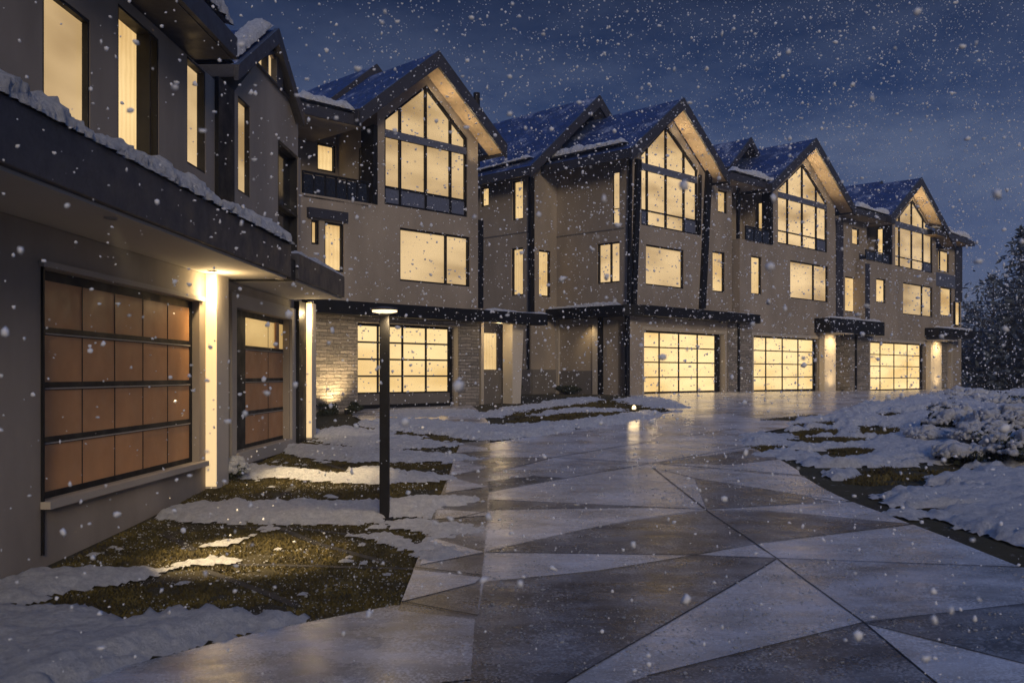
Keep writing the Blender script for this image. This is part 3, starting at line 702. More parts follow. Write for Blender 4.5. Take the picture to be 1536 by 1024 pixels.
# recessed link to the left of it
tl = -.45
k1 = winpx(hE, fr, 1278.4, 1289.5, 341, 366, t=tl, m='pane_c'); k2 = winpx(hE, fr, 1267.7, 1285, 414, 467, t=tl, m='pane_c')
MB().slab(fr, rect_pts(sR*0+fr.s(1249,tl), fr.s(1300,tl), zc-.4, fr.z(1280,322,tl)), tl, tl-5, [k1, k2]).build('link_wall', M['stucco'], hE)
MB().rect(fr, fr.s(1253.5,tl), fr.s(1264,tl), zc, fr.z(1260,330,tl), tl+.04, tl+.002).build('cladding_shade_strip', M['fascia'], hE)
MB().rect(fr, fr.s(1298,-.0)-.02, fr.s(1304,-.0), zc, zbal-.2, .03, .002).build('cladding_shade_strip', M['fascia'], hE)  # shade at the wall's left edge, put in as a dark strip
MB().rect(fr, fr.s(1249,-.9), fr.s(1272,-.9), ZB, zc, -.9, -5).build('link_base', M['stucco_dark'], hE)
MB().rect(fr, fr.s(1270,-.2), fr.s(1274.5,-.2), ZB, zc-.05, -.1, -.95).build('pilaster', M['trim'], hE)
MB().slab(fr, rect_pts(fr.s(1274.8), fr.s(1404), ZB, zc), -.002, -6.4, [op]).build('base_wall', M['stone'], hE)
downpipe(hE, fr, 1285, 500, 600, .07, .10)
rfE = gable_roof(hE, fr, apx, apz, apx-half, ez, apx+half+1.0, ez-1.0*(apz-ez)/half*.72, .665, -7, 0); soffit_lamp(hE, fr, apx, apz, .42, 30)
rf2, eE = second_gable(hE, (1322,272), (1291,309), (1284,315), (1342,326), -1.6, -9)
snow_ridge('snow_drift', 'snow along the eave over the balcony of the last townhouse', [ROW.w(eE[0]+.3,.28,eE[2]+.10), ROW.w(eE[1]-.1,.28,eE[2]+.10)], .22, .26, 33)
# right hand bay
tr_ = -.35
sa, sb = fr.s(1400,tr_), fr.s(1442,tr_); zt5 = fr.z(1425,364,tr_)
r1 = winpx(hE, fr, 1407.5, 1424, 374, 406, t=tr_, m='pane_c', cut=(1411.5,)); r2 = winpx(hE, fr, 1411, 1428, 430, 473, t=tr_, m='pane_c')
MB().slab(fr, rect_pts(sa, sb, ZB, zt5), tr_, -6.4, [r1, r2]).build('end_wall', M['stucco'], hE)
MB().rect(fr, sa+.2, sb+.02, fr.z(1408,429,tr_), fr.z(1408,409,tr_), tr_+.035, tr_-2).build('cladding_panel', M['bluegrey'], hE)
MB().rect(fr, fr.s(1432,tr_), sb+.04, fr.z(1435,452,tr_), zt5-.02, tr_+.045, tr_-.6).build('cladding_shade_strip', M['fascia'], hE)
r3 = winpx(hE, fr, 1434, 1441, 452, 488, t=tr_+.16, m='pane_c', deep=.1)
c0_, zz = fr.px(1405, 360, .5); c1_ = fr.s(1461, .5); z0_ = fr.z(1461, 363, .5)
rE2 = MB().hexa([fr.w(c0_, .5, z0_+.12), fr.w(c1_, .5, z0_), fr.w(c1_, -4, z0_+1.6), fr.w(c0_, -4, z0_+2.4)], (0,0,-.14)).build('side_roof', M['roof'], hE)
MB().slab(fr, [(c0_,z0_-.15),(c1_,z0_-.24),(c1_+.03,z0_+.02),(c0_,z0_+.14)], .55, .49).build('eave_board', M['fascia'], rE2)
MB().hexa([fr.w(c0_, .49, z0_-.12), fr.w(c1_, .49, z0_-.20), fr.w(c1_, tr_, z0_-.18), fr.w(c0_, tr_, z0_-.1)], (0,0,-.03)).build('soffit', M['soffit'], rE2)
snow_ridge('snow_drift', 'snow on the low side roof at the far right end of the row', [fr.w(c0_+.2,.2,z0_+.22), fr.w(c1_-.3,.2,z0_+.12)], .3, .32, 41)
lit_column(hE, 1396, 1412.5, 511, 587, 125)
MB().rect(fr, fr.s(1413.5,0), fr.s(1430,0), ZB, zc, tr_+.03, tr_-.5).build('stone_pier', M['stone'], hE)
MB().rect(fr, fr.s(1431,-.1), fr.s(1434,-.1), ZB, zc, tr_+.1, tr_-.3).build('pilaster', M['trim'], hE)
def flat_canopy(parent, xa, xb, yt, yb, t, label):
    a, z1 = fr.px(xa, yt, t); z0 = fr.z(xa, yb, t); b = fr.s(xb, t)
    bevel(MB().rect(fr, a, b, z0, z1, t, .004).build('canopy', M['black'], parent), .012)
    snow_ridge('snow_drift', label, [fr.w(a+.08, t-.22, z1-.02), fr.w(b-.08, t-.22, z1-.02)], .17, .13, a)
flat_canopy(hE, 1246, 1327, 476, 498, .75, 'snow on the small black canopy left of the last garage')
flat_canopy(hE, 1409, 1462, 491, 504, .75, 'snow on the small black canopy at the far right corner')

# ================================================================== TOWNHOUSE A (near left)
hA = thing('townhouse', 'near left townhouse with bronze garage doors under a deep snowy canopy', 'townhouse', (-4.6, 12.0, float(gz(12.0))), UNITS)
fa = AF
zS = CZ+1.45; zCt = CZ+1.93; Sx = lambda x, t=0: fa.s(x, t)
s_end = fa.s(447); s_near = -9.0
# upper wall and recessed windows
Wn = lambda x0, x1, yt, yb, **k: winpx(hA, fa, x0, x1, yt, yb, **k)
zlow = zCt-.3; z_eave = CZ+4.32
wt = []
wt.append(win(hA, fa, Sx(64), Sx(135), zlow+.2, CZ+3.7, deep=.07, fw=.035, reveal=True))
wt.append(win(hA, fa, Sx(177), Sx(238), zlow+.2, fa.z(178, 6), cuts=(Sx(226),), deep=.17, fw=.03, m='pane_c', reveal=True))
wt.append(win(hA, fa, Sx(280.5), Sx(308), fa.z(281,245), fa.z(281,84), deep=.11, fw=.03, reveal=True))
wt.append(win(hA, fa, Sx(357), Sx(375), fa.z(357,286), fa.z(357,143), deep=.085, fw=.03, reveal=True))
wt.append(win(hA, fa, Sx(417), Sx(451), zlow+.1, fa.z(417,208), cuts=(Sx(446),), rows=(fa.z(434,316),), deep=.16, fw=.06, reveal=True, dark=((Sx(418), Sx(446)),)))
gp0, gp1, gp2 = fa.px(352, 103, .1), fa.px(413, 45, .1), fa.px(446, 158, .1)
zl_ = z_eave
gA = gp1[0]; s_v = fa.s(347)
tri = [(fa.px(372,96)), (fa.px(437,146)), (fa.px(413,66))]
zt0 = (tri[0][1]+tri[1][1])/2; tw = [(tri[0][0]+.1, zt0), (tri[1][0], zt0), (tri[2][0], tri[2][1]-.1)]
poly = [(s_near,zlow),(s_end,zlow),(s_end,gp2[1]-.12),(gA,gp1[1]-.3),(s_v,zl_-.05),(s_near,zl_-.05)]
MB().slab(fa, poly, 0, -5, wt+[tw]).build('wall', M['stucco'], hA)
ins = lambda L, k: [(c[0]+(p[0]-c[0])*k, c[1]+(p[1]-c[1])*k) for c in [(sum(p[0] for p in L)/3, sum(p[1] for p in L)/3)] for p in L]
def split_tri(L, s):                                       # left / right halves of the gable light
    (a0,b0),(a1,b1),(a2,b2) = L
    f = lambda q: b0+(b2-b0)*(q-a0)/(a2-a0) if q < a2 else b1+(b2-b1)*(q-a1)/(a2-a1)
    return f
i1 = ins(tw, .86); ft = split_tri(i1, 0); c_ = i1[2][0]
h1 = [i1[0], (c_-.65, i1[0][1]), (c_-.65, ft(c_-.65))]; h2_ = [(c_-.58, i1[0][1]), (c_-.05, i1[0][1]), (c_-.05, ft(c_-.05)), (c_-.58, ft(c_-.58))]; h3 = [(c_+.35, i1[0][1]), i1[1], (c_+.35, ft(c_+.35))]
gwA = MB().slab(fa, tw, .05, -.25, [h1, h2_, h3]).build('gable_window', M['fascia'], hA)
MB().slab(fa, [i1[0], (c_-.02, i1[0][1]), i1[2]], -.06, -.08).build('pane', M['pane'], gwA)
MB().slab(fa, [(c_+.2, i1[0][1]), i1[1], (c_+.2, ft(c_+.2))], -.06, -.08).build('dark_pane', M['dark_glass'], gwA)
MB().rect(fa, Sx(322), Sx(346), zlow, zl_, .06, .002).build('cladding_shade_strip', M['black'], hA)
# eaves roof of the near block and the small gable
te_ = .55; ze1 = CZ+4.55
s_e = fa.s(350, te_)
rA = MB().hexa([fa.w(s_near,te_,ze1), fa.w(s_e,te_,ze1), fa.w(s_e,-4,ze1+2.9), fa.w(s_near,-4,ze1+2.9)], (0,0,-.16)).build('roof', M['roof'], hA)
MB().rect(fa, s_near, s_e+.02, ze1-.26, ze1+.02, te_+.05, te_-.02).build('eave_board', M['fascia'], rA)
MB().rect(fa, s_near, s_e, ze1-.27, ze1-.23, te_-.02, -.05).build('soffit', M['fascia'], rA)
hlf = (gp2[0]-gp0[0])/2
rA2 = gable_roof(hA, fa, gp1[0], gp1[1], gp0[0], gp0[1]+.05, gp2[0]+.25, gp2[1]-.1, .12, -4.5, 0, th=.12, fh=.22, soffit='fascia')
snow_ridge('snow_drift', 'thick snow along the near left roof edge against the sky', [fa.w(-1.0,te_-.22,ze1+.14), fa.w(s_e-.05,te_-.22,ze1+.14)], .26, .42, 51)
snow_ridge('snow_drift', 'snow on the little roof gable of the near left house', [fa.w(gp0[0]+.25,-.12,gp0[1]+.26), fa.w(gp1[0]-.05,-.12,gp1[1]+.06)], .2, .16, 55)
snow_ridge('snow_drift', 'snow at the foot of the small gable by the roof valley', [fa.w(gp0[0]+.12,.05,gp0[1]+.10), fa.w(gp0[0]+.12,-2.2,gp0[1]+.2)], .24, .25, 57)
# canopy
te2 = 1.02; s_c = fa.s(437, te2); s_c2 = fa.s(517, te2)
cA = MB().rect(fa, s_near, s_c, zS, zCt, te2, .003).build('canopy', M['fascia'], hA); bevel(cA, .012)
MB().rect(fa, s_near, s_c-.03, zS-.03, zS-.002, te2-.06, .004).build('soffit', M['white_soffit'], cA)
zS2 = CZ+1.46
cA2 = MB().rect(fa, fa.s(448,te2), s_c2, zS2, CZ+1.86, te2, -.9).build('canopy', M['fascia'], hA); bevel(cA2, .012)
MB().rect(fa, fa.s(448,te2)+.04, s_c2-.03, zS2-.03, zS2-.002, te2-.06, -.9).build('soffit', M['white_soffit'], cA2)
MB().rect(fa, s_c+.003, fa.s(448,te2)-.003, zS-.02, CZ+1.75, te2-.05, .004).build('canopy_link', M['black'], hA)
snow_ridge('snow_drift', 'deep ridge of snow along the near left canopy', [fa.w(s_near+5,te2-.30,zCt-.01), fa.w(0,te2-.3,zCt-.01), fa.w(s_c-.02,te2-.26,zCt-.01)], .33, .26, 61)
snow_ridge('snow_drift', 'thin snow on the second short canopy above the left column', [fa.w(fa.s(450,te2),te2-.14,CZ+1.85), fa.w(s_c2-.02,te2-.14,CZ+1.85)], .13, .10, 64)
# ground floor
yl0 = fa.z(69, 405)
op1 = rect_pts(Sx(66.5), Sx(299), fa.z(66.5,752), fa.z(66.5,402))
op2 = rect_pts(Sx(351), Sx(434), fa.z(351,679), fa.z(351,461))
MB().slab(fa, rect_pts(s_near, s_end+.35, ZB-.6, zS-.033), .002, -5, [op1, op2]).build('base_wall', M['stucco'], hA)
def bronze_door(o, x0, x1, cols, rows, deep, glass_top, left_dark=0):
    (a, z0), (b, z1) = o[0], o[2]
    l, r = Sx(x0, -deep), Sx(x1, -deep)
    zs = np.linspace(z0+.03, z1-.05, rows+1); xs = np.linspace(l, r, cols+1)
    holes = [rect_pts(xs[i]+.004, xs[i+1]-.004, zs[j]+.035, zs[j+1]-.045) for i in range(cols) for j in range(rows)]
    d = MB().slab(fa, rect_pts(a-.05, b+.05, z0-.05, z1+.05), -deep, -deep-.08, holes).build('garage_door', M['black'], hA)
    for j in range(rows):
        top = glass_top and j == rows-1
        mb = MB()
        for i in range(cols): mb.rect(fa, xs[i]+.007, xs[i+1]-.007, zs[j]+.025, zs[j+1]-.025, -deep-.006, -deep-.05)
        p = mb.build('glazed_panel' if top else 'door_panel', M['pane_dim'] if top else M['bronze'], d)
        if not top: p['label'] = 'bronze row of door panels'
    for j in range(1, rows): MB().rect(fa, l, r, zs[j]-.036, zs[j]-.022, -deep+.012, -deep+.002).build('rail', M['trim'], d)
    return d
d1 = bronze_door(op1, 67, 284.5, 5, 4, .10, False)
MB().rect(fa, Sx(60), Sx(303), fa.z(66.5,762), fa.z(66.5,751), .10, .004).build('sill', M['trim'], d1)
MB().rect(fa, Sx(58), Sx(303), fa.z(66.5,401), fa.z(66.5,392), .05, .004).build('head_trim', M['trim'], d1)
MB().rect(fa, Sx(60.5), Sx(62.5), ZB-.4, fa.z(62,395), .03, .004).build('wall_joint', M['black'], hA)
d2 = bronze_door(op2, 368, 432, 2, 4, .12, True)
zz = np.linspace(op2[0][1]+.03, op2[2][1]-.05, 5)
MB().rect(fa, Sx(412,-.12), Sx(417,-.12), zz[3]+.03, zz[4]-.03, -.10, -.13).build('mullion', M['bronze'], d2)
for (xa, xb) in ((343.5,350.5), (434.5,440)): MB().rect(fa, Sx(xa), Sx(xb), ZB, op2[2][1]+.22, .05, .004).build('jamb', M['trim'], d2)
MB().rect(fa, Sx(350.6), Sx(434.4), op2[2][1]+.003, op2[2][1]+.22, .05, .004).build('head_trim', M['trim'], d2)
MB().rect(fa, Sx(350.6), Sx(434.4), op2[0][1]-.2, op2[0][1]-.003, .08, .004).build('sill', M['trim'], d2)
MB().rect(fa, Sx(441), Sx(452), ZB, zS2-.04, .10, .004).build('corner_post', M['black'], hA)
# lit columns
def a_column(xl, xr, xend, ztop, p, nxt=None):
    sA = fa.s(xl, .0)
    # near face spans xl..xr on screen: thickness out from the wall
    d_ = AF.P[1]+AF.u[1]*sA
    th = (xr-xl)/F*d_
    b = fa.s(xend, th)
    MB().rect(fa, sA, b, ZB-.3, ztop, th, .003).build('lit_column', M['column'], hA)
    z0_ = float(gz(fa.at(sA)[1]))+.02
    st_ = MB().rect(fa, sA-.012, sA-.002, z0_, ztop-.002, th-.004, .008).build('lit_face_glow', M['strip'], hA)  # added glowing sheet stands in for lamplight on the column's near face
    q = fa.w(sA-.42, th*.5+.16, ztop)
    downlight(hA, tuple(q), p, 80, fa.w(sA, th*.5, ztop-1.0), pale=True)
    lamp('column_glow', 'POINT', fa.w(sA-.20, th*.5+.16, ztop-.22), 24, st_, size=.07)  # added point light to brighten the soffit around the column top
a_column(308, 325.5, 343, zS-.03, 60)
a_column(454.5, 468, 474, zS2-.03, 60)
downlight(hA, tuple(fa.w(-.3, .82, zS-.03)), 1500, 36, fa.w(.55, 1.75, zS-3.3), pale=True)  # added spot for the pool of light on the lawn, housing coloured to vanish
downlight(hA, tuple(fa.w(5.2, .86, zS-.03)), 800, 44, fa.w(5.4, 1.5, zS-3.3), pale=True)  # second added spot, for the lawn pool further back

# ================================================================== GROUND
mb = MB()
ys = [-30,-10,0] + list(np.arange(2, 48, 1.0)) + [52, 60, 80, 120, 200, 400]
for y0, y1 in zip(ys, ys[1:]):
    z0, z1 = float(gz(y0))-.03, float(gz(y1))-.03
    for x0, x1 in ((-300,-60),(-60,-20),(-20,-5),(-5,5),(5,20),(20,60),(60,300)):
        mb.face([(x0,y0,z0),(x1,y0,z0),(x1,y1,z1),(x0,y1,z1)])
GROOVES = [gp(q) for q in ([(307,852),(352,868),(404,888),(445,905)], [(345,843),(420,844),(520,847),(627,850)], [(412,786),(476,812),(510,821),(580,840)], [(330,787),(450,789),(536,800),(630,813)], [(250,800),(275,812),(290,822)], [(470,688),(520,703)], [(440,727),(420,742),(396,750)])]
for L in GROOVES: strip(mb, L, .085, -.022, 1)
tag(mb.build('ground', [M['ground'], M['joint']], smooth=True), kind='structure')

# driveway: edges surveyed from the photograph, running on toward the viewer
left = [(735,660),(733,720),(729,800),(722,870),(714,940),(706,1024),(694,1180)]
right = [(1110,658),(1160,688),(1240,735),(1330,785),(1420,820),(1536,862),(1760,950),(2300,1180)]
SLABS = [
 (2, [(977.5,701),(1041,718),(1058,762.5)]),  # (shade, corners): 0 dark, 1 mid, 2 light
 (2, [(727,829),(1042,833.5),(895,858),(726,874)]),
 (0, [(726,874.5),(895,858.5),(1042,834),(1165,838.5),(853,1022),(650,1180),(694,1180),(706,1024),(714,940)]),
 (2, [(1165,840),(1295,934),(1200,959),(970,1016),(720,1090),(853,1023)]),
 (0, [(1295,935.5),(1200,960),(970,1017),(560,1180),(1600,1180),(1400,1024)]),
 (2, [(1298,937),(1400,1023),(1600,1180),(1950,1180),(1950,1130),(1536,998)]),
 (0, [(1298,935),(1536,907),(1850,870),(2300,1180),(1955,1130),(1536,997)]),
 (1, [(1167,839),(1536,852),(1640,856),(1850,869),(1536,906),(1296,933)]),
 (2, [(1166,837),(1132,815.5),(1370,787.5),(1420,806),(1530,851)]),
 (2, [(1044,832.8),(1130,816),(1163,837.2)]),
 (0, [(1058,766),(1150,767),(1366,786.5),(1131,814)]),
 (2, [(1058,765),(1200,757.5),(1279,753),(1330,772),(1364,785.5),(1150,766.3)]),
 (0, [(729,828),(872,796),(954,781),(1059,766),(1129,814.5),(1042,832.6)]),
 (2, [(733,766),(977,762),(1056,765),(954,780),(872,795),(729,827)]),
 (0, [(734,750),(850,756),(977,761),(733,765)]),
 (2, [(733,738.5),(850,718),(972,697),(1054,763.5),(977,760.4),(734,749)]),
 (0, [(1042,718),(1200,743),(1247,752.5),(1060,763.5)]),
 (2, [(978,701),(1200,714),(1245,738),(1275,752),(1200,742.6),(1042,717)]),
 (1, [(732,712),(830,687),(972,695),(850,717),(733,737)]),
 (0, [(732,722),(800,714),(850,716.5),(733,737)]),
 (0, [(985,698),(1200,713),(1213,716),(1100,706)]),
 (2, [(734,687),(828,686),(983,661),(740,668)]),
 (0, [(735,686.7),(830,686.5),(732,711)]),
 (2, [(836,686),(983,661.5),(1107,644),(1128,668),(983,693.6),(973,694.4)]),
 (0, [(983,694.4),(1128,675),(1170,688),(1100,697)]),
 (2, [(985,694.8),(1100,697.5),(1170,689),(1198,706),(1200,712.5)]),
]
mb = MB()
court = gp([(735,664)]) + gp(left[1:]) + gp(right[::-1])
court += gp([(1130,650),(1190,640),(1280,615),(1400,600),(1500,592)])
fp = lambda x, t: ROW.at(ROW.s(x), t)
court += [fp(1470,-1), fp(1300,-.3), fp(950,-.3)] + gp([(960,600),(1010,618),(960,629),(870,643),(800,654)])
sheet(mb, court, 0.0, 3)
apron = [fp(534,-.3), fp(716,-.3)] + gp([(722,622),(735,636),(735,652),(560,640),(530,624)])
sheet(mb, apron, 0.001, 3)
cen = lambda L: (sum(p[0] for p in L)/len(L), sum(p[1] for p in L)/len(L))
for sh, L in SLABS: sheet(mb, gp(L), .005, (0, 1, 2)[sh])
LINES = [[(727,829),(1042,833.5),(1165,838),(1536,851.5)], [(726,874),(895,858),(1042,833.6),(1136,816),(1370,787)], [(977,700),(1058,764.5),(1131,814.6),(1165,838),(1296,934.5),(1400,1023.5),(1600,1180)],
         [(1165,839),(853,1022.5),(650,1180)], [(1296,934.5),(1200,959.5),(970,1016.5)], [(1296,934.5),(1536,906.5)], [(1298,936),(1536,997.5)],
         [(732,738),(850,717.5),(977,695),(1128,675)], [(732,712),(830,686.5),(983,661),(1107,643)], [(735,686.8),(830,686.5),(973,695),(1200,713)], [(734,749.5),(977,761),(1058,764.5),(1279,753)]]
for L in LINES: strip(mb, gp(L), .013, .009, 4)
# border course along the left edge
bl = [(690,664),(672,716),(655,757),(640,800),(622,850),(601,906),(560,1000),(470,1180)]
border = gp(bl) + gp(left[::-1])
sheet(mb, border, .002, 0)
for L in ([(692,666),(732,672),(732,677),(684,680)], [(680,690),(732,702),(676,714)], [(673,716),(731,730),(668,740)], [(656,764),(730,769),(731,774),(652,779)], [(645,806),(726,829),(630,848)], [(621,856),(721,867),(713,875),(602,903)]):
    sheet(mb, gp(L), .007, 2)
sheet(mb, gp([(592,917),(712,930),(706,1020),(540,1040)]), .007, 1)
for L in ([(603,903),(717,925)], [(622,852),(723,864)], [(652,785),(729,768)]): strip(mb, gp(L), .02, .010, 4)
tag(mb.build('driveway', [M['pave_dark'], M['pave_mid'], M['pave_light'], M['court'], M['joint']]), kind='structure')
# slabs use 0 dark, 1 mid, 2 light
mb = MB(); sheet(mb, gp([(400,946),(590,909),(600,908),(560,1000),(470,1180),(-250,1180),(60,1030),(150,1010)]), .003, 0)
tag(mb.build('path', M['pave_mid']), kind='structure')

# ------------------------------------------------------------------ lying snow
LEFT_SNOW = [(p, h) for p, h in [
 ([(-120,880),(0,872),(40,862),(75,857),(150,853),(230,855),(265,845),(310,840),(345,841),(290,848),(240,858),(215,868),(180,875),(120,884),(75,895),(50,905),(-120,905)], .075),
 ([(-400,905),(0,918),(60,920),(110,924),(160,926),(200,938),(250,926),(330,924),(400,925),(440,922),(470,928),(400,943),(300,968),(200,995),(110,1030),(-60,1080),(-400,1080)], .13),
 ([(283,824),(300,815),(351,809),(402,789),(404,793),(356,815),(310,822)], .02),
 ([(238,770),(260,758),(300,756),(400,755),(480,753),(570,752),(640,748),(722,745),(725,752),(690,758),(650,765),(640,775),(600,772),(585,782),(540,784),(480,785),(380,784),(290,783),(245,778)], .075),
 ([(570,786),(590,777),(650,783),(729,790),(725,797),(690,803),(640,811),(640,800),(610,793)], .05),
 ([(540,802),(570,803),(640,814),(725,828),(690,836),(640,848),(628,840),(640,826),(590,818)], .05),
 ([(322,712),(332,695),(352,692),(375,698),(440,705),(510,715),(530,703),(560,702),(640,710),(690,717),(640,721),(560,724),(500,722),(420,716),(360,717)], .075),
 ([(425,672),(450,667),(520,670),(600,677),(690,684),(732,688),(680,690),(600,692),(530,692),(470,687),(440,682)], .07),
 ([(470,660),(500,656),(560,656),(640,660),(692,666),(680,669),(600,673),(540,671),(480,665)], .07),
 ([(540,634),(600,628),(680,634),(740,640),(800,637),(880,629),(960,619),(1012,617),(965,629),(870,643),(800,655),(740,660),(690,656),(620,648),(560,642)], .10),
 ([(470,655),(480,643),(520,640),(560,645),(640,655),(600,659),(520,657)], .05),
 ([(560,622),(600,614),(700,614),(725,618),(700,624),(600,626)], .03),
 ([(705,625),(760,612),(830,600),(885,596),(900,600),(850,608),(780,618),(740,626)], .06),
 ([(790,624),(860,612),(940,613),(940,616),(860,618)], .04),
 ([(925,600),(960,594),(1010,600),(1030,612),(985,612),(950,606)], .05),
]]
LP = [(gp(p), h) for p, h in LEFT_SNOW]
LAWN_P = gp([(62,856),(330,722),(440,668),(470,640),(690,640),(690,664),(655,757),(601,906),(400,945),(0,960)])
LAWN = lambda X, Y: signed(LAWN_P, X, Y)
def hl(X, Y):
    H = np.full(X.shape, -.05); nz = fbm(X*2.2, Y*2.2, 5); nf = fbm(X*9, Y*9, 4); nm = fbm(X*.9+40, Y*.9, 3); nx_ = fbm(X*24, Y*24, 2)
    for P, h in LP:
        sd = signed(P, X, Y); sc = .05+.006*np.minimum(Y, 30)
        e = sd+(nz-.5)*sc*2.8+(nf-.5)*sc*2.2+(nx_-.5)*sc*.7
        t = np.clip(e/(sc*2.2), -1, 1); H = np.maximum(H, h*np.where(t > 0, np.clip(t,0,1)**.75*(.55+.9*nm), t*.6)+np.where(t > 0, (nf-.5)*.055+(fbm(X*16, Y*16, 3)-.5)*.05, 0))
    crumb = fbm(X*5.5+3, Y*5.5, 3)*.6+fbm(X*.8, Y*.8+7, 3)*.4        # broken dusting on the lawn
    return np.maximum(H, np.where((LAWN(X, Y) > 0) & (crumb > .71), .006+(crumb-.71)*.2, -1))
tag(heightfield('snow_cover', -6.5, 6.5, 4.0, 34, .036, .045, hl, M['snow']), 'snow lying in strips across the left lawn', 'snow', None, 'stuff')
RB = gp([(1112,655),(1150,690),(1190,690),(1230,712),(1250,722),(1290,728),(1318,748),(1328,768),(1370,778),(1390,770),(1440,790),(1470,800),(1536,815),(2100,960),(2400,800),(2400,592),(1536,591),(1400,599),(1280,613),(1190,636)])
RG = [gp(p) for p in ([(1265,722),(1290,708),(1330,699),(1360,703),(1440,704),(1495,702),(1420,712),(1350,723),(1300,726)], [(1160,664),(1200,655),(1260,655),(1310,658),(1265,664),(1220,668)], [(1180,653),(1215,642),(1270,645),(1250,652)],
   [(1270,650),(1300,638),(1345,640),(1370,643),(1330,652)], [(1190,638),(1205,633),(1260,631),(1250,637)], [(1140,630),(1220,622),(1270,624),(1190,630)], [(1270,626),(1330,618),(1390,620),(1330,630)], [(1120,670),(1160,666),(1190,671),(1150,677)], [(1220,683),(1250,678),(1300,684),(1260,690)], [(1240,674),(1290,671),(1330,676),(1290,680)])]
def hr(X, Y):
    nz = fbm(X*1.3, Y*1.3, 5); nf = fbm(X*7, Y*7, 4); nm = fbm(X*.6+9, Y*.6+3, 4)
    sd = signed(RB, X, Y)
    for P in RG: sd = np.minimum(sd, -signed(P, X, Y)*1.0)
    hole = np.clip((.45-fbm(X*.55+2, Y*1.5+5, 4))*9, 0, 1)*np.clip((10-X)/3, 0, 1); sd = sd-hole*.9
    sc = .10+.006*np.minimum(Y, 40); e = sd+(nz-.5)*sc*3.2+(nf-.5)*sc*1.8+(fbm(X*20, Y*20, 2)-.5)*sc*.6; t = np.clip(e/(sc*2.2), -1, 1)
    big = np.clip((X-5.5)/6, 0, 1)
    return np.where(t > 0, np.clip(t,0,1)**.75*(.03+.14*nm+.22*big*nz)+(nf-.5)*.09+(fbm(X*19, Y*19, 2)-.5)*.03, t*.06)
tag(heightfield('snow_cover', 3.6, 20, 6.5, 46, .045, .06, hr, M['snow']), 'lumpy snow bank right of the driveway', 'snow', None, 'stuff')

# grass blades on the open turf (left lawn, garden island, right verge)
AREAS = [gp([(62,856),(330,722),(440,668),(470,640),(690,640),(690,664),(655,757),(601,906),(400,945),(0,960)]), gp([(760,614),(850,598),(960,600),(1000,612),(880,628),(760,632)])] + RG
blades_v, blades_f = [], []
def scatter(P, count, h0):
    xs = [p[0] for p in P]; ys_ = [p[1] for p in P]
    X = rng.uniform(min(xs), max(xs), count*3); Y = min(ys_)+(max(ys_)-min(ys_))*rng.random(count*3)**1.35
    ok = signed(P, X, Y) > -.03; X, Y = X[ok][:count], Y[ok][:count]
    dens = fbm(X*1.6+5, Y*1.6, 4); k = dens > .36
    for L in GROOVES:
        for a, b in zip(L, L[1:]): k &= np.abs(signed([a, b], X, Y)) > .06
    X, Y = X[k], Y[k]
    for x, y in zip(X, Y):
        z = float(gz(y))-.03; a = random.uniform(0, 6.28); h = h0*random.uniform(.4, 1.3); w = .0045+.0006*y
        l = random.uniform(.2, 1.3)*h; b = random.uniform(0, 6.28); i = len(blades_v)
        blades_v.extend([(x-w*math.cos(a), y-w*math.sin(a), z), (x+w*math.cos(a), y+w*math.sin(a), z), (x+l*math.cos(b), y+l*math.sin(b), z+h)]); blades_f.append((i,i+1,i+2))
scatter(AREAS[0], 90000, .026); scatter(AREAS[1], 9000, .05)
for P in RG: scatter(P, 2500, .05)
me = bpy.data.meshes.new('grass'); me.from_pydata(blades_v, [], blades_f); me.materials.append(M['grass']); me.update()
go = bpy.data.objects.new('grass', me); COL.objects.link(go); tag(go, 'short frosted brown green turf between the snow strips', 'grass', None, 'stuff')

# ------------------------------------------------------------------ lamp post
lx_, ly_ = G(577, 777); lz_ = float(gz(ly_)); ztop = CZ+(CY-468)/F*ly_
L = thing('street_lamp', 'slim black lamp post with a glowing disc head on the left lawn', 'lamp post', (lx_, ly_, lz_))
pw = .055
bevel(MB().plan([(lx_-pw,ly_-pw),(lx_+pw,ly_-pw),(lx_+pw,ly_+pw),(lx_-pw,ly_+pw)], lz_-.3, ztop-.03).build('post', M['black'], L), .008)
bevel(MB().plan([(lx_-.1,ly_-.1),(lx_+.1,ly_-.1),(lx_+.1,ly_+.1),(lx_-.1,ly_+.1)], lz_-.05, lz_+.012).build('base_plate', M['black'], L), .004)
hd = MB().lathe((lx_,ly_,ztop), [(0,.065),(.06,.062),(.15,.045),(.158,.03),(.155,.022),(0,.022)], 36).build('lamp_head', M['fascia'], L, smooth=False)
MB().lathe((lx_,ly_,ztop), [(0,-.012),(.09,-.010),(.145,.0),(.150,.020),(0,.0201)], 36).build('lens', M['lens'], hd, smooth=True)
lamp('lamp_glow', 'SPOT', (lx_+.09, ly_-.09, ztop-.06), 70, hd, spot=150, blend=.9, target=(lx_+.09, ly_-.09, 0))
# path light on the garden island
px_, py_ = G(951, 622); pz_ = float(gz(py_))
g = thing('garden_uplight', 'small glowing garden light on the lawn in front of the corner bay', 'garden light', (px_, py_, pz_), 'garden lights')
MB().lathe((px_,py_,pz_), [(.018,0),(.018,.10),(.05,.11),(.05,.13),(0,.13)], 14).build('stake', M['black'], g)
MB().lathe((px_,py_,pz_+.13), [(.045,0),(.052,.04),(.035,.085),(0,.10)], 16).build('lens', M['lens'], g, smooth=True)
lamp('garden_glow', 'POINT', (px_, py_-.02, pz_+.32), 3.5, g, size=.14)

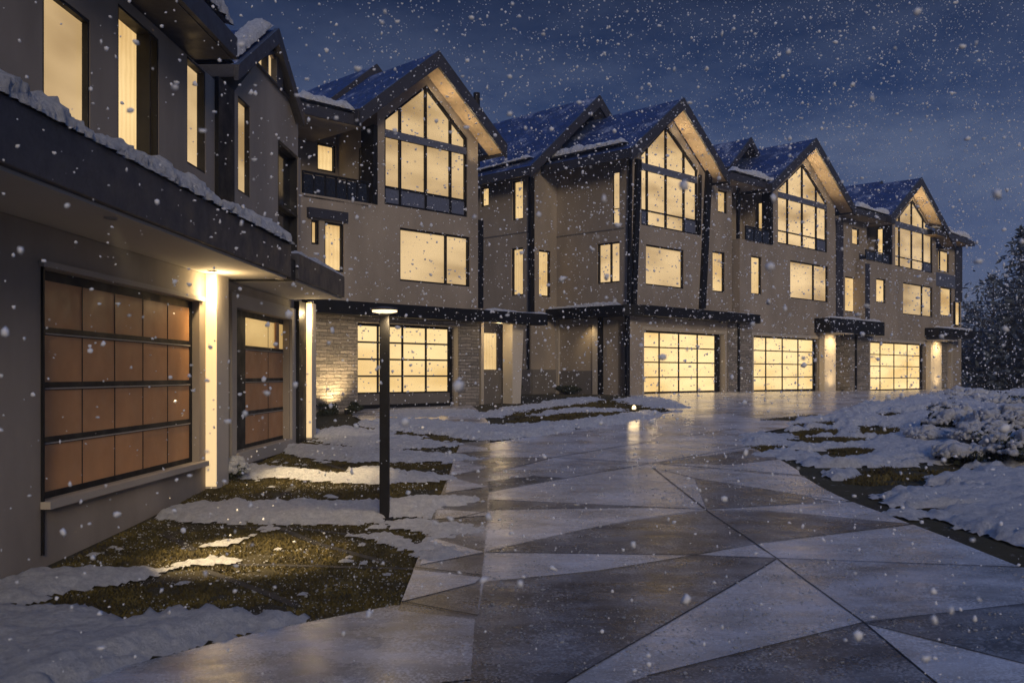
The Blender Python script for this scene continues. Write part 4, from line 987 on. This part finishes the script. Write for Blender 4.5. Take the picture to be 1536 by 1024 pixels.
# ------------------------------------------------------------------ plants
def leaf_cloud(c, rx, ry, rz, n, size, up=0.0, shell=.5, lumps=0, seed=0):
    r = np.random.default_rng(seed); mb = MB()
    if lumps:
        lc = r.normal(size=(lumps,3)); lc /= np.linalg.norm(lc, axis=1)[:,None]; lc *= r.uniform(.35,.85,(lumps,1)); lr = r.uniform(.28,.5,lumps)
    for i in range(n):
        d = r.normal(size=3); d /= np.linalg.norm(d)
        if lumps:
            k = r.integers(lumps); q = lc[k]+d*lr[k]*r.uniform(shell,1)
        else: q = d*r.uniform(shell,1)
        p = np.array(c)+q*np.array([rx,ry,rz])
        if p[2] < c[2]-rz*.98: continue
        a = r.normal(size=3); a /= np.linalg.norm(a); b = np.cross(a, r.normal(size=3)); b /= np.linalg.norm(b)+1e-9
        s = size*r.uniform(.6,1.4); b *= .5
        mb.face([p-a*s, p+b*s, p+a*s, p-b*s])
    return mb
def shrub(x, y, rx, rz, label, seed, n=2600, snow=True, group='snowy shrubs by the right verge', leaf=.045):
    z = float(gz(y)); o = thing('shrub', label, 'shrub', (x, y, z), group)
    leaf_cloud((x,y,z+rz*.8), rx, rx, rz, n, leaf, shell=.35, lumps=14, seed=seed).build('foliage', M['leaf'], o, weld=False)
    mb = MB(); r = random.Random(seed)
    for k in range(7):
        a = r.uniform(0,6.28); mb.tube((x,y,z-.05), (x+math.cos(a)*rx*.6, y+math.sin(a)*rx*.6, z+rz*r.uniform(.7,1.3)), .02, .006, 6)
    mb.build('stem', M['bark'], o)
    if snow:
        rr = np.random.default_rng(seed+100); n2 = int(900*rx/.7)
        d = rr.normal(size=(n2,3)); d[:,2] = np.abs(d[:,2])*.9+.05; d /= np.linalg.norm(d, axis=1)[:,None]
        bump_ = np.array([mnoise.noise(Vector(q*2.1)+Vector((seed,0,0))) for q in d])
        keep = bump_ > -.16-.25*d[:,2]
        d, bump_ = d[keep], bump_[keep]; n2 = len(d)
        c = np.array([x,y,z+rz*.8])+d*np.array([rx,rx,rz])*(.86+.24*bump_[:,None]+rr.uniform(-.05,.05,(n2,1)))
        clods('snow_cap', c-np.array([x,y,z]), np.exp(rr.normal(math.log(.034), .5, n2))*(.7+.5*d[:,2]), rr, .75, o)['kind'] = 'stuff'
    return o
def clods(name, C, rad, rr, flat, parent=None):
    bm = bmesh.new(); bmesh.ops.create_icosphere(bm, subdivisions=2, radius=1)
    iv = np.array([v.co[:] for v in bm.verts]); jf = np.array([[v.index for v in f.verts] for f in bm.faces]); bm.free()
    n = len(C); V = iv[None]*(1+rr.normal(0,.17,(n,len(iv),1)))*rr.uniform(.75,1.35,(n,1,3))*np.array([1,1,flat])*rad[:,None,None]+C[:,None,:]
    Fa = (jf[None]+(np.arange(n)*len(iv))[:,None,None]).reshape(-1,3)
    me = bpy.data.meshes.new(name); me.vertices.add(n*len(iv)); me.vertices.foreach_set('co', V.reshape(-1)); me.loops.add(len(Fa)*3)
    me.loops.foreach_set('vertex_index', Fa.reshape(-1).astype(np.int32)); me.polygons.add(len(Fa)); me.polygons.foreach_set('loop_start', (np.arange(len(Fa))*3).astype(np.int32))
    me.materials.append(M['snow']); me.update(calc_edges=True); me.polygons.foreach_set('use_smooth', [True]*len(Fa))
    o = bpy.data.objects.new(name, me); COL.objects.link(o)
    if parent: o.parent = parent
    return o
SH = [(1515,662,.8,612,'big snow-laden shrub nearest the right picture edge'), (1432,650,.6,618,'low snowy shrub in the middle of the right verge'), (1476,676,.62,636,'snowy shrub just in front of the big shrub at right'),
      (1532,700,.6,650,'snowy shrub at the right edge, nearest the viewer'), (1392,666,.42,644,'small snowy shrub closest to the driveway'), (1500,612,1.2,592,'snowy shrub behind the others, below the dark trees'),
      (1452,603,1.0,585,'snowy shrub nearest the end of the townhouse row'), (1440,694,.42,668,'dwarf snowy shrub in front of the bare grass patch'), (1585,655,1.0,606,'snowy shrub partly beyond the right picture edge'), (1425,626,.55,606,'small snowy shrub at the back of the right verge')]
for k, (x, y, rx, yt, lab) in enumerate(SH):
    gx_, gy_ = G(x, y); h = (y-yt)/F*gy_; shrub(gx_, gy_, rx, h/1.75, lab, 200+k, int(3400*rx))
gx_, gy_ = G(345, 718); shrub(gx_+.05, gy_, .20, .15, 'little snow-topped bush at the foot of the left lit column', 301, 900, True, 'garden bushes by the walls', .03)
gx_, gy_ = fr.at(fr.s(478), .45); shrub(gx_, gy_, .30, .17, 'dark bush at the foot of the lit stone wall', 302, 1300, False, 'garden bushes by the walls', .035)
gx_, gy_ = fr.at(fr.s(515), .45); shrub(gx_, gy_, .26, .15, 'low dark bush between the stone wall uplight and garage', 303, 1100, False, 'garden bushes by the walls', .035)
gx_, gy_ = SIDE2.at(SIDE2.s(788), .75); shrub(gx_, gy_, .5, .28, 'dark bush by the grey plinth right of the tilted column', 304, 1800, False, 'garden bushes by the walls', .045)
gx_, gy_ = SIDE.at(SIDE.s(870), .6); shrub(gx_, gy_, .5, .16, 'low dark planting under the corner bay canopy', 305, 1400, False, 'garden bushes by the walls', .04)

def tree(x, y, h, w, label, seed, conifer=True):
    z = float(gz(y)); r = random.Random(seed); o = thing('tree', label, 'tree', (x,y,z), 'dark trees beyond the row')
    t = MB(); t.tube((x,y,z-.3), (x,y,z+h*.95), .02*h, .004*h, 8)
    lf = MB()
    n = int(60+h*5)
    for k in range(n):
        f = (k+.5)/n; zz = z+h*(.06+.92*f)
        ln = w*((1-f)**.8*(.75+.5*r.random()) if conifer else math.sin(math.pi*min(1,(.15+f*.85)))**.7*(.6+.6*r.random()))
        a = k*2.4+r.uniform(-.4,.4); dz = -.25*ln if conifer else .45*ln*r.random()
        tip = Vector((x+math.cos(a)*ln, y+math.sin(a)*ln, zz+dz)); root = Vector((x,y,zz))
        t.tube(root, tip, .012*h*(1-f)+.012, .006, 5, caps=False)
        for q in range(int(7+15*(1-f))):
            s = r.uniform(.2,1.05); p = root.lerp(tip, s)+Vector((r.gauss(0,.16*ln+.08), r.gauss(0,.16*ln+.08), r.gauss(-.05,.12*ln+.05)))
            d1 = Vector((r.gauss(0,1), r.gauss(0,1), r.gauss(-.3,.6))).normalized(); d2 = d1.cross(Vector((r.gauss(0,1), r.gauss(0,1), r.gauss(0,1)))).normalized()*.38
            L_ = r.uniform(.12,.34); lf.face([p-d1*L_, p+d2*L_, p+d1*L_, p-d2*L_])
    t.build('trunk', M['bark'], o, weld=False); lf.build('crown', M['needle'], o, weld=False)
TR = [(1532,62,10.6,3.2,'tallest dark tree at the right picture edge',True), (1490,74,8.6,3.4,'dark tree left of the tallest one',False), (1462,84,6.8,3.0,'lower dark tree nearest the end of the houses',False), (1512,56,5.4,2.6,'short dark tree in front of the tall ones',True),
      (1575,58,9.5,3.4,'dark tree partly hidden beyond the right edge',False), (1478,60,3.4,2.4,'low dark bushy tree behind the snowy shrubs',False), (1620,52,8,3,'dark tree outside the right edge',True)]
for k, (x, d, h, w, lab, con) in enumerate(TR): tree((x-CX)/F*d, d, h, w, lab, 400+k, con)

cr = np.random.default_rng(77); xs_ = [p[0] for p in LAWN_P]; ys2 = [p[1] for p in LAWN_P]
X = cr.uniform(min(xs_), max(xs_), 9000); Y = min(ys2)+(max(ys2)-min(ys2))*cr.random(9000)**1.3
k_ = (signed(LAWN_P, X, Y) > .02) & (fbm(X*1.1+2, Y*1.1, 4) > .46); X, Y = X[k_], Y[k_]
tag(clods('snow_crumbs', np.stack([X, Y, gz(Y)-.012], 1), np.exp(cr.normal(math.log(.0040), .5, len(X))), cr, .7), 'crumbs of snow sprinkled over the left lawn', 'snow', None, 'stuff')
DP = gp(left)+gp(right[::-1])
X = cr.uniform(-.6, 6.2, 15000); Y = 4.2+cr.random(15000)**1.2*13
sd_ = signed(DP, X, Y); k_ = (sd_ > 0) & (fbm(X*1.3+8, Y*1.3, 4)+.22*np.exp(-sd_*2.2) > .56); X, Y = X[k_], Y[k_]
tag(clods('snow_crumbs', np.stack([X, Y, gz(Y)+.008], 1), np.exp(cr.normal(math.log(.0042), .5, len(X))), cr, .6), 'grains of snow scattered over the driveway slabs', 'snow', None, 'stuff')
# ------------------------------------------------------------------ falling snow
ico = bmesh.new(); bmesh.ops.create_icosphere(ico, subdivisions=1, radius=1); IV = np.array([v.co[:] for v in ico.verts]); IF = np.array([[v.index for v in f.verts] for f in ico.faces]); ico.free()
NFL = 56000
Yf = 1.4+ (36-1.4)*rng.random(NFL)**.52; Xf = (rng.random(NFL)*2-1)*(Yf*.62+.5); Zf = -.2+rng.random(NFL)*(CZ+Yf*.46)
keep = (Zf > gz(Yf)) & ~((Xf < -3.5) & (Yf > 4) ) & ~((Xf-4.466)*N[0]+(Yf-32.6)*N[1] < .9)
nb = 110; kb = rng.choice(np.flatnonzero(keep), nb); Yf[kb] = rng.uniform(1.7,5.0,nb); Xf[kb] = rng.uniform(-.54,.54,nb)*Yf[kb]; Zf[kb] = CZ+rng.uniform(-.3,.39,nb)*Yf[kb]; rad_b = np.zeros(NFL); rad_b[kb] = rng.uniform(.005,.009,nb)
keep &= (Zf > gz(Yf)) & (Xf > -3.3)
Xf, Yf, Zf = Xf[keep], Yf[keep], Zf[keep]; n = len(Xf)
rad = np.exp(rng.normal(math.log(.0036), .62, n))
rad *= 1+Yf/25
big = rng.random(n) < .07; rad[big] *= 1.9
rad = np.minimum(rad, .0085+.0004*Yf); rad = np.where(Yf < 2.2, np.minimum(rad, .006), rad)
rad = np.maximum(rad, rad_b[keep]); st = rng.uniform(.65,1.6,(n,1,3)); jit = 1+rng.normal(0,.27,(n,len(IV),1))
V = IV[None]*jit*st*rad[:,None,None]+np.stack([Xf,Yf,Zf],1)[:,None,:]
Fa = (IF[None]+(np.arange(n)*len(IV))[:,None,None]).reshape(-1,3)
me = bpy.data.meshes.new('falling_snow'); me.vertices.add(n*len(IV)); me.vertices.foreach_set('co', V.reshape(-1))
me.loops.add(len(Fa)*3); me.loops.foreach_set('vertex_index', Fa.reshape(-1).astype(np.int32)); me.polygons.add(len(Fa)); me.polygons.foreach_set('loop_start', (np.arange(len(Fa))*3).astype(np.int32))
me.materials.append(M['flake']); me.update(calc_edges=True); me.polygons.foreach_set('use_smooth', [True]*len(Fa))
so = bpy.data.objects.new('falling_snow', me); COL.objects.link(so); tag(so, 'white snowflakes drifting through the evening air', 'snowfall', None, 'stuff')

hz = bpy.data.materials.new('evening_haze'); hz.use_nodes = True; hn = hz.node_tree; hn.nodes.remove(hn.nodes['Principled BSDF'])
pv = hn.nodes.new('ShaderNodeVolumePrincipled'); pv.inputs['Color'].default_value = (.82,.86,.93,1); pv.inputs['Density'].default_value = .0013; pv.inputs['Anisotropy'].default_value = .2
hn.links.new(pv.outputs[0], hn.nodes['Material Output'].inputs['Volume'])
hb = MB().plan([(-310,-40),(310,-40),(310,410),(-310,410)], -2.0, 24.0).build('haze', hz); tag(hb, 'thin cold haze of falling snow', 'haze', None, 'stuff')
# ------------------------------------------------------------------ sky, sun, camera
w = bpy.data.worlds.new('World'); scene.world = w; w.use_nodes = True; nt = w.node_tree; bg = nt.nodes['Background']
tc = nt.nodes.new('ShaderNodeTexCoord'); sx = nt.nodes.new('ShaderNodeSeparateXYZ'); nt.links.new(tc.outputs['Generated'], sx.inputs[0])
grad = ramp(nt, sx.outputs['Z'], [(0.0,(.046,.068,.145)), (.12,(.044,.068,.150)), (.24,(.016,.034,.095)), (.36,(.004,.0115,.041)), (.52,(.022,.05,.15)), (.75,(.050,.118,.32)), (1.0,(.054,.126,.34))])
mp = nd(nt, 'ShaderNodeMapping'); mp.inputs['Scale'].default_value = (1.0,1.0,2.8); nt.links.new(tc.outputs['Generated'], mp.inputs[0])
n1 = noise_(nt, mp.outputs[0], 3.4, 9, .66)
cl = ramp(nt, n1, [(.38,(0,0,0)), (.62,(1,1,1))])
low = ramp(nt, sx.outputs['Z'], [(0,(.75,.75,.75)), (.2,(.62,.62,.62)), (.36,(.14,.14,.14)), (1,(0,0,0))])
mm = nd(nt, 'ShaderNodeMath', operation='MULTIPLY'); nt.links.new(cl.outputs[0], mm.inputs[0]); nt.links.new(low.outputs[0], mm.inputs[1])
col = mixc(nt, mm.outputs[0], grad.outputs[0], (.100,.126,.200))
nt.links.new(col, bg.inputs[0]); bg.inputs[1].default_value = 1.16
sun = bpy.data.lights.new('sun', 'SUN'); sun.energy = 1.15; sun.angle = R(14); sun.color = (1.0,.81,.59)
so_ = bpy.data.objects.new('sun', sun); COL.objects.link(so_)
so_.rotation_euler = Vector((-.24,.96,-.30)).to_track_quat('-Z','Y').to_euler()
cam = bpy.data.cameras.new('camera'); cam.sensor_width = 36; cam.lens = F/1536*36; cam.shift_y = (CY-512)/1536; cam.clip_end = 1500; cam.clip_start = .05
cam.dof.use_dof = True; cam.dof.focus_distance = 24; cam.dof.aperture_fstop = 4.0
co = bpy.data.objects.new('camera', cam); COL.objects.link(co); co.location = (0,0,CZ); co.rotation_euler = (R(90),0,0); scene.camera = co
scene.view_settings.view_transform = 'Standard'; scene.view_settings.look = 'None'; scene.view_settings.exposure = .14; scene.view_settings.gamma = 1
try:
    scene.cycles.max_bounces = 6; scene.cycles.sample_clamp_indirect = 3.0
except Exception: pass
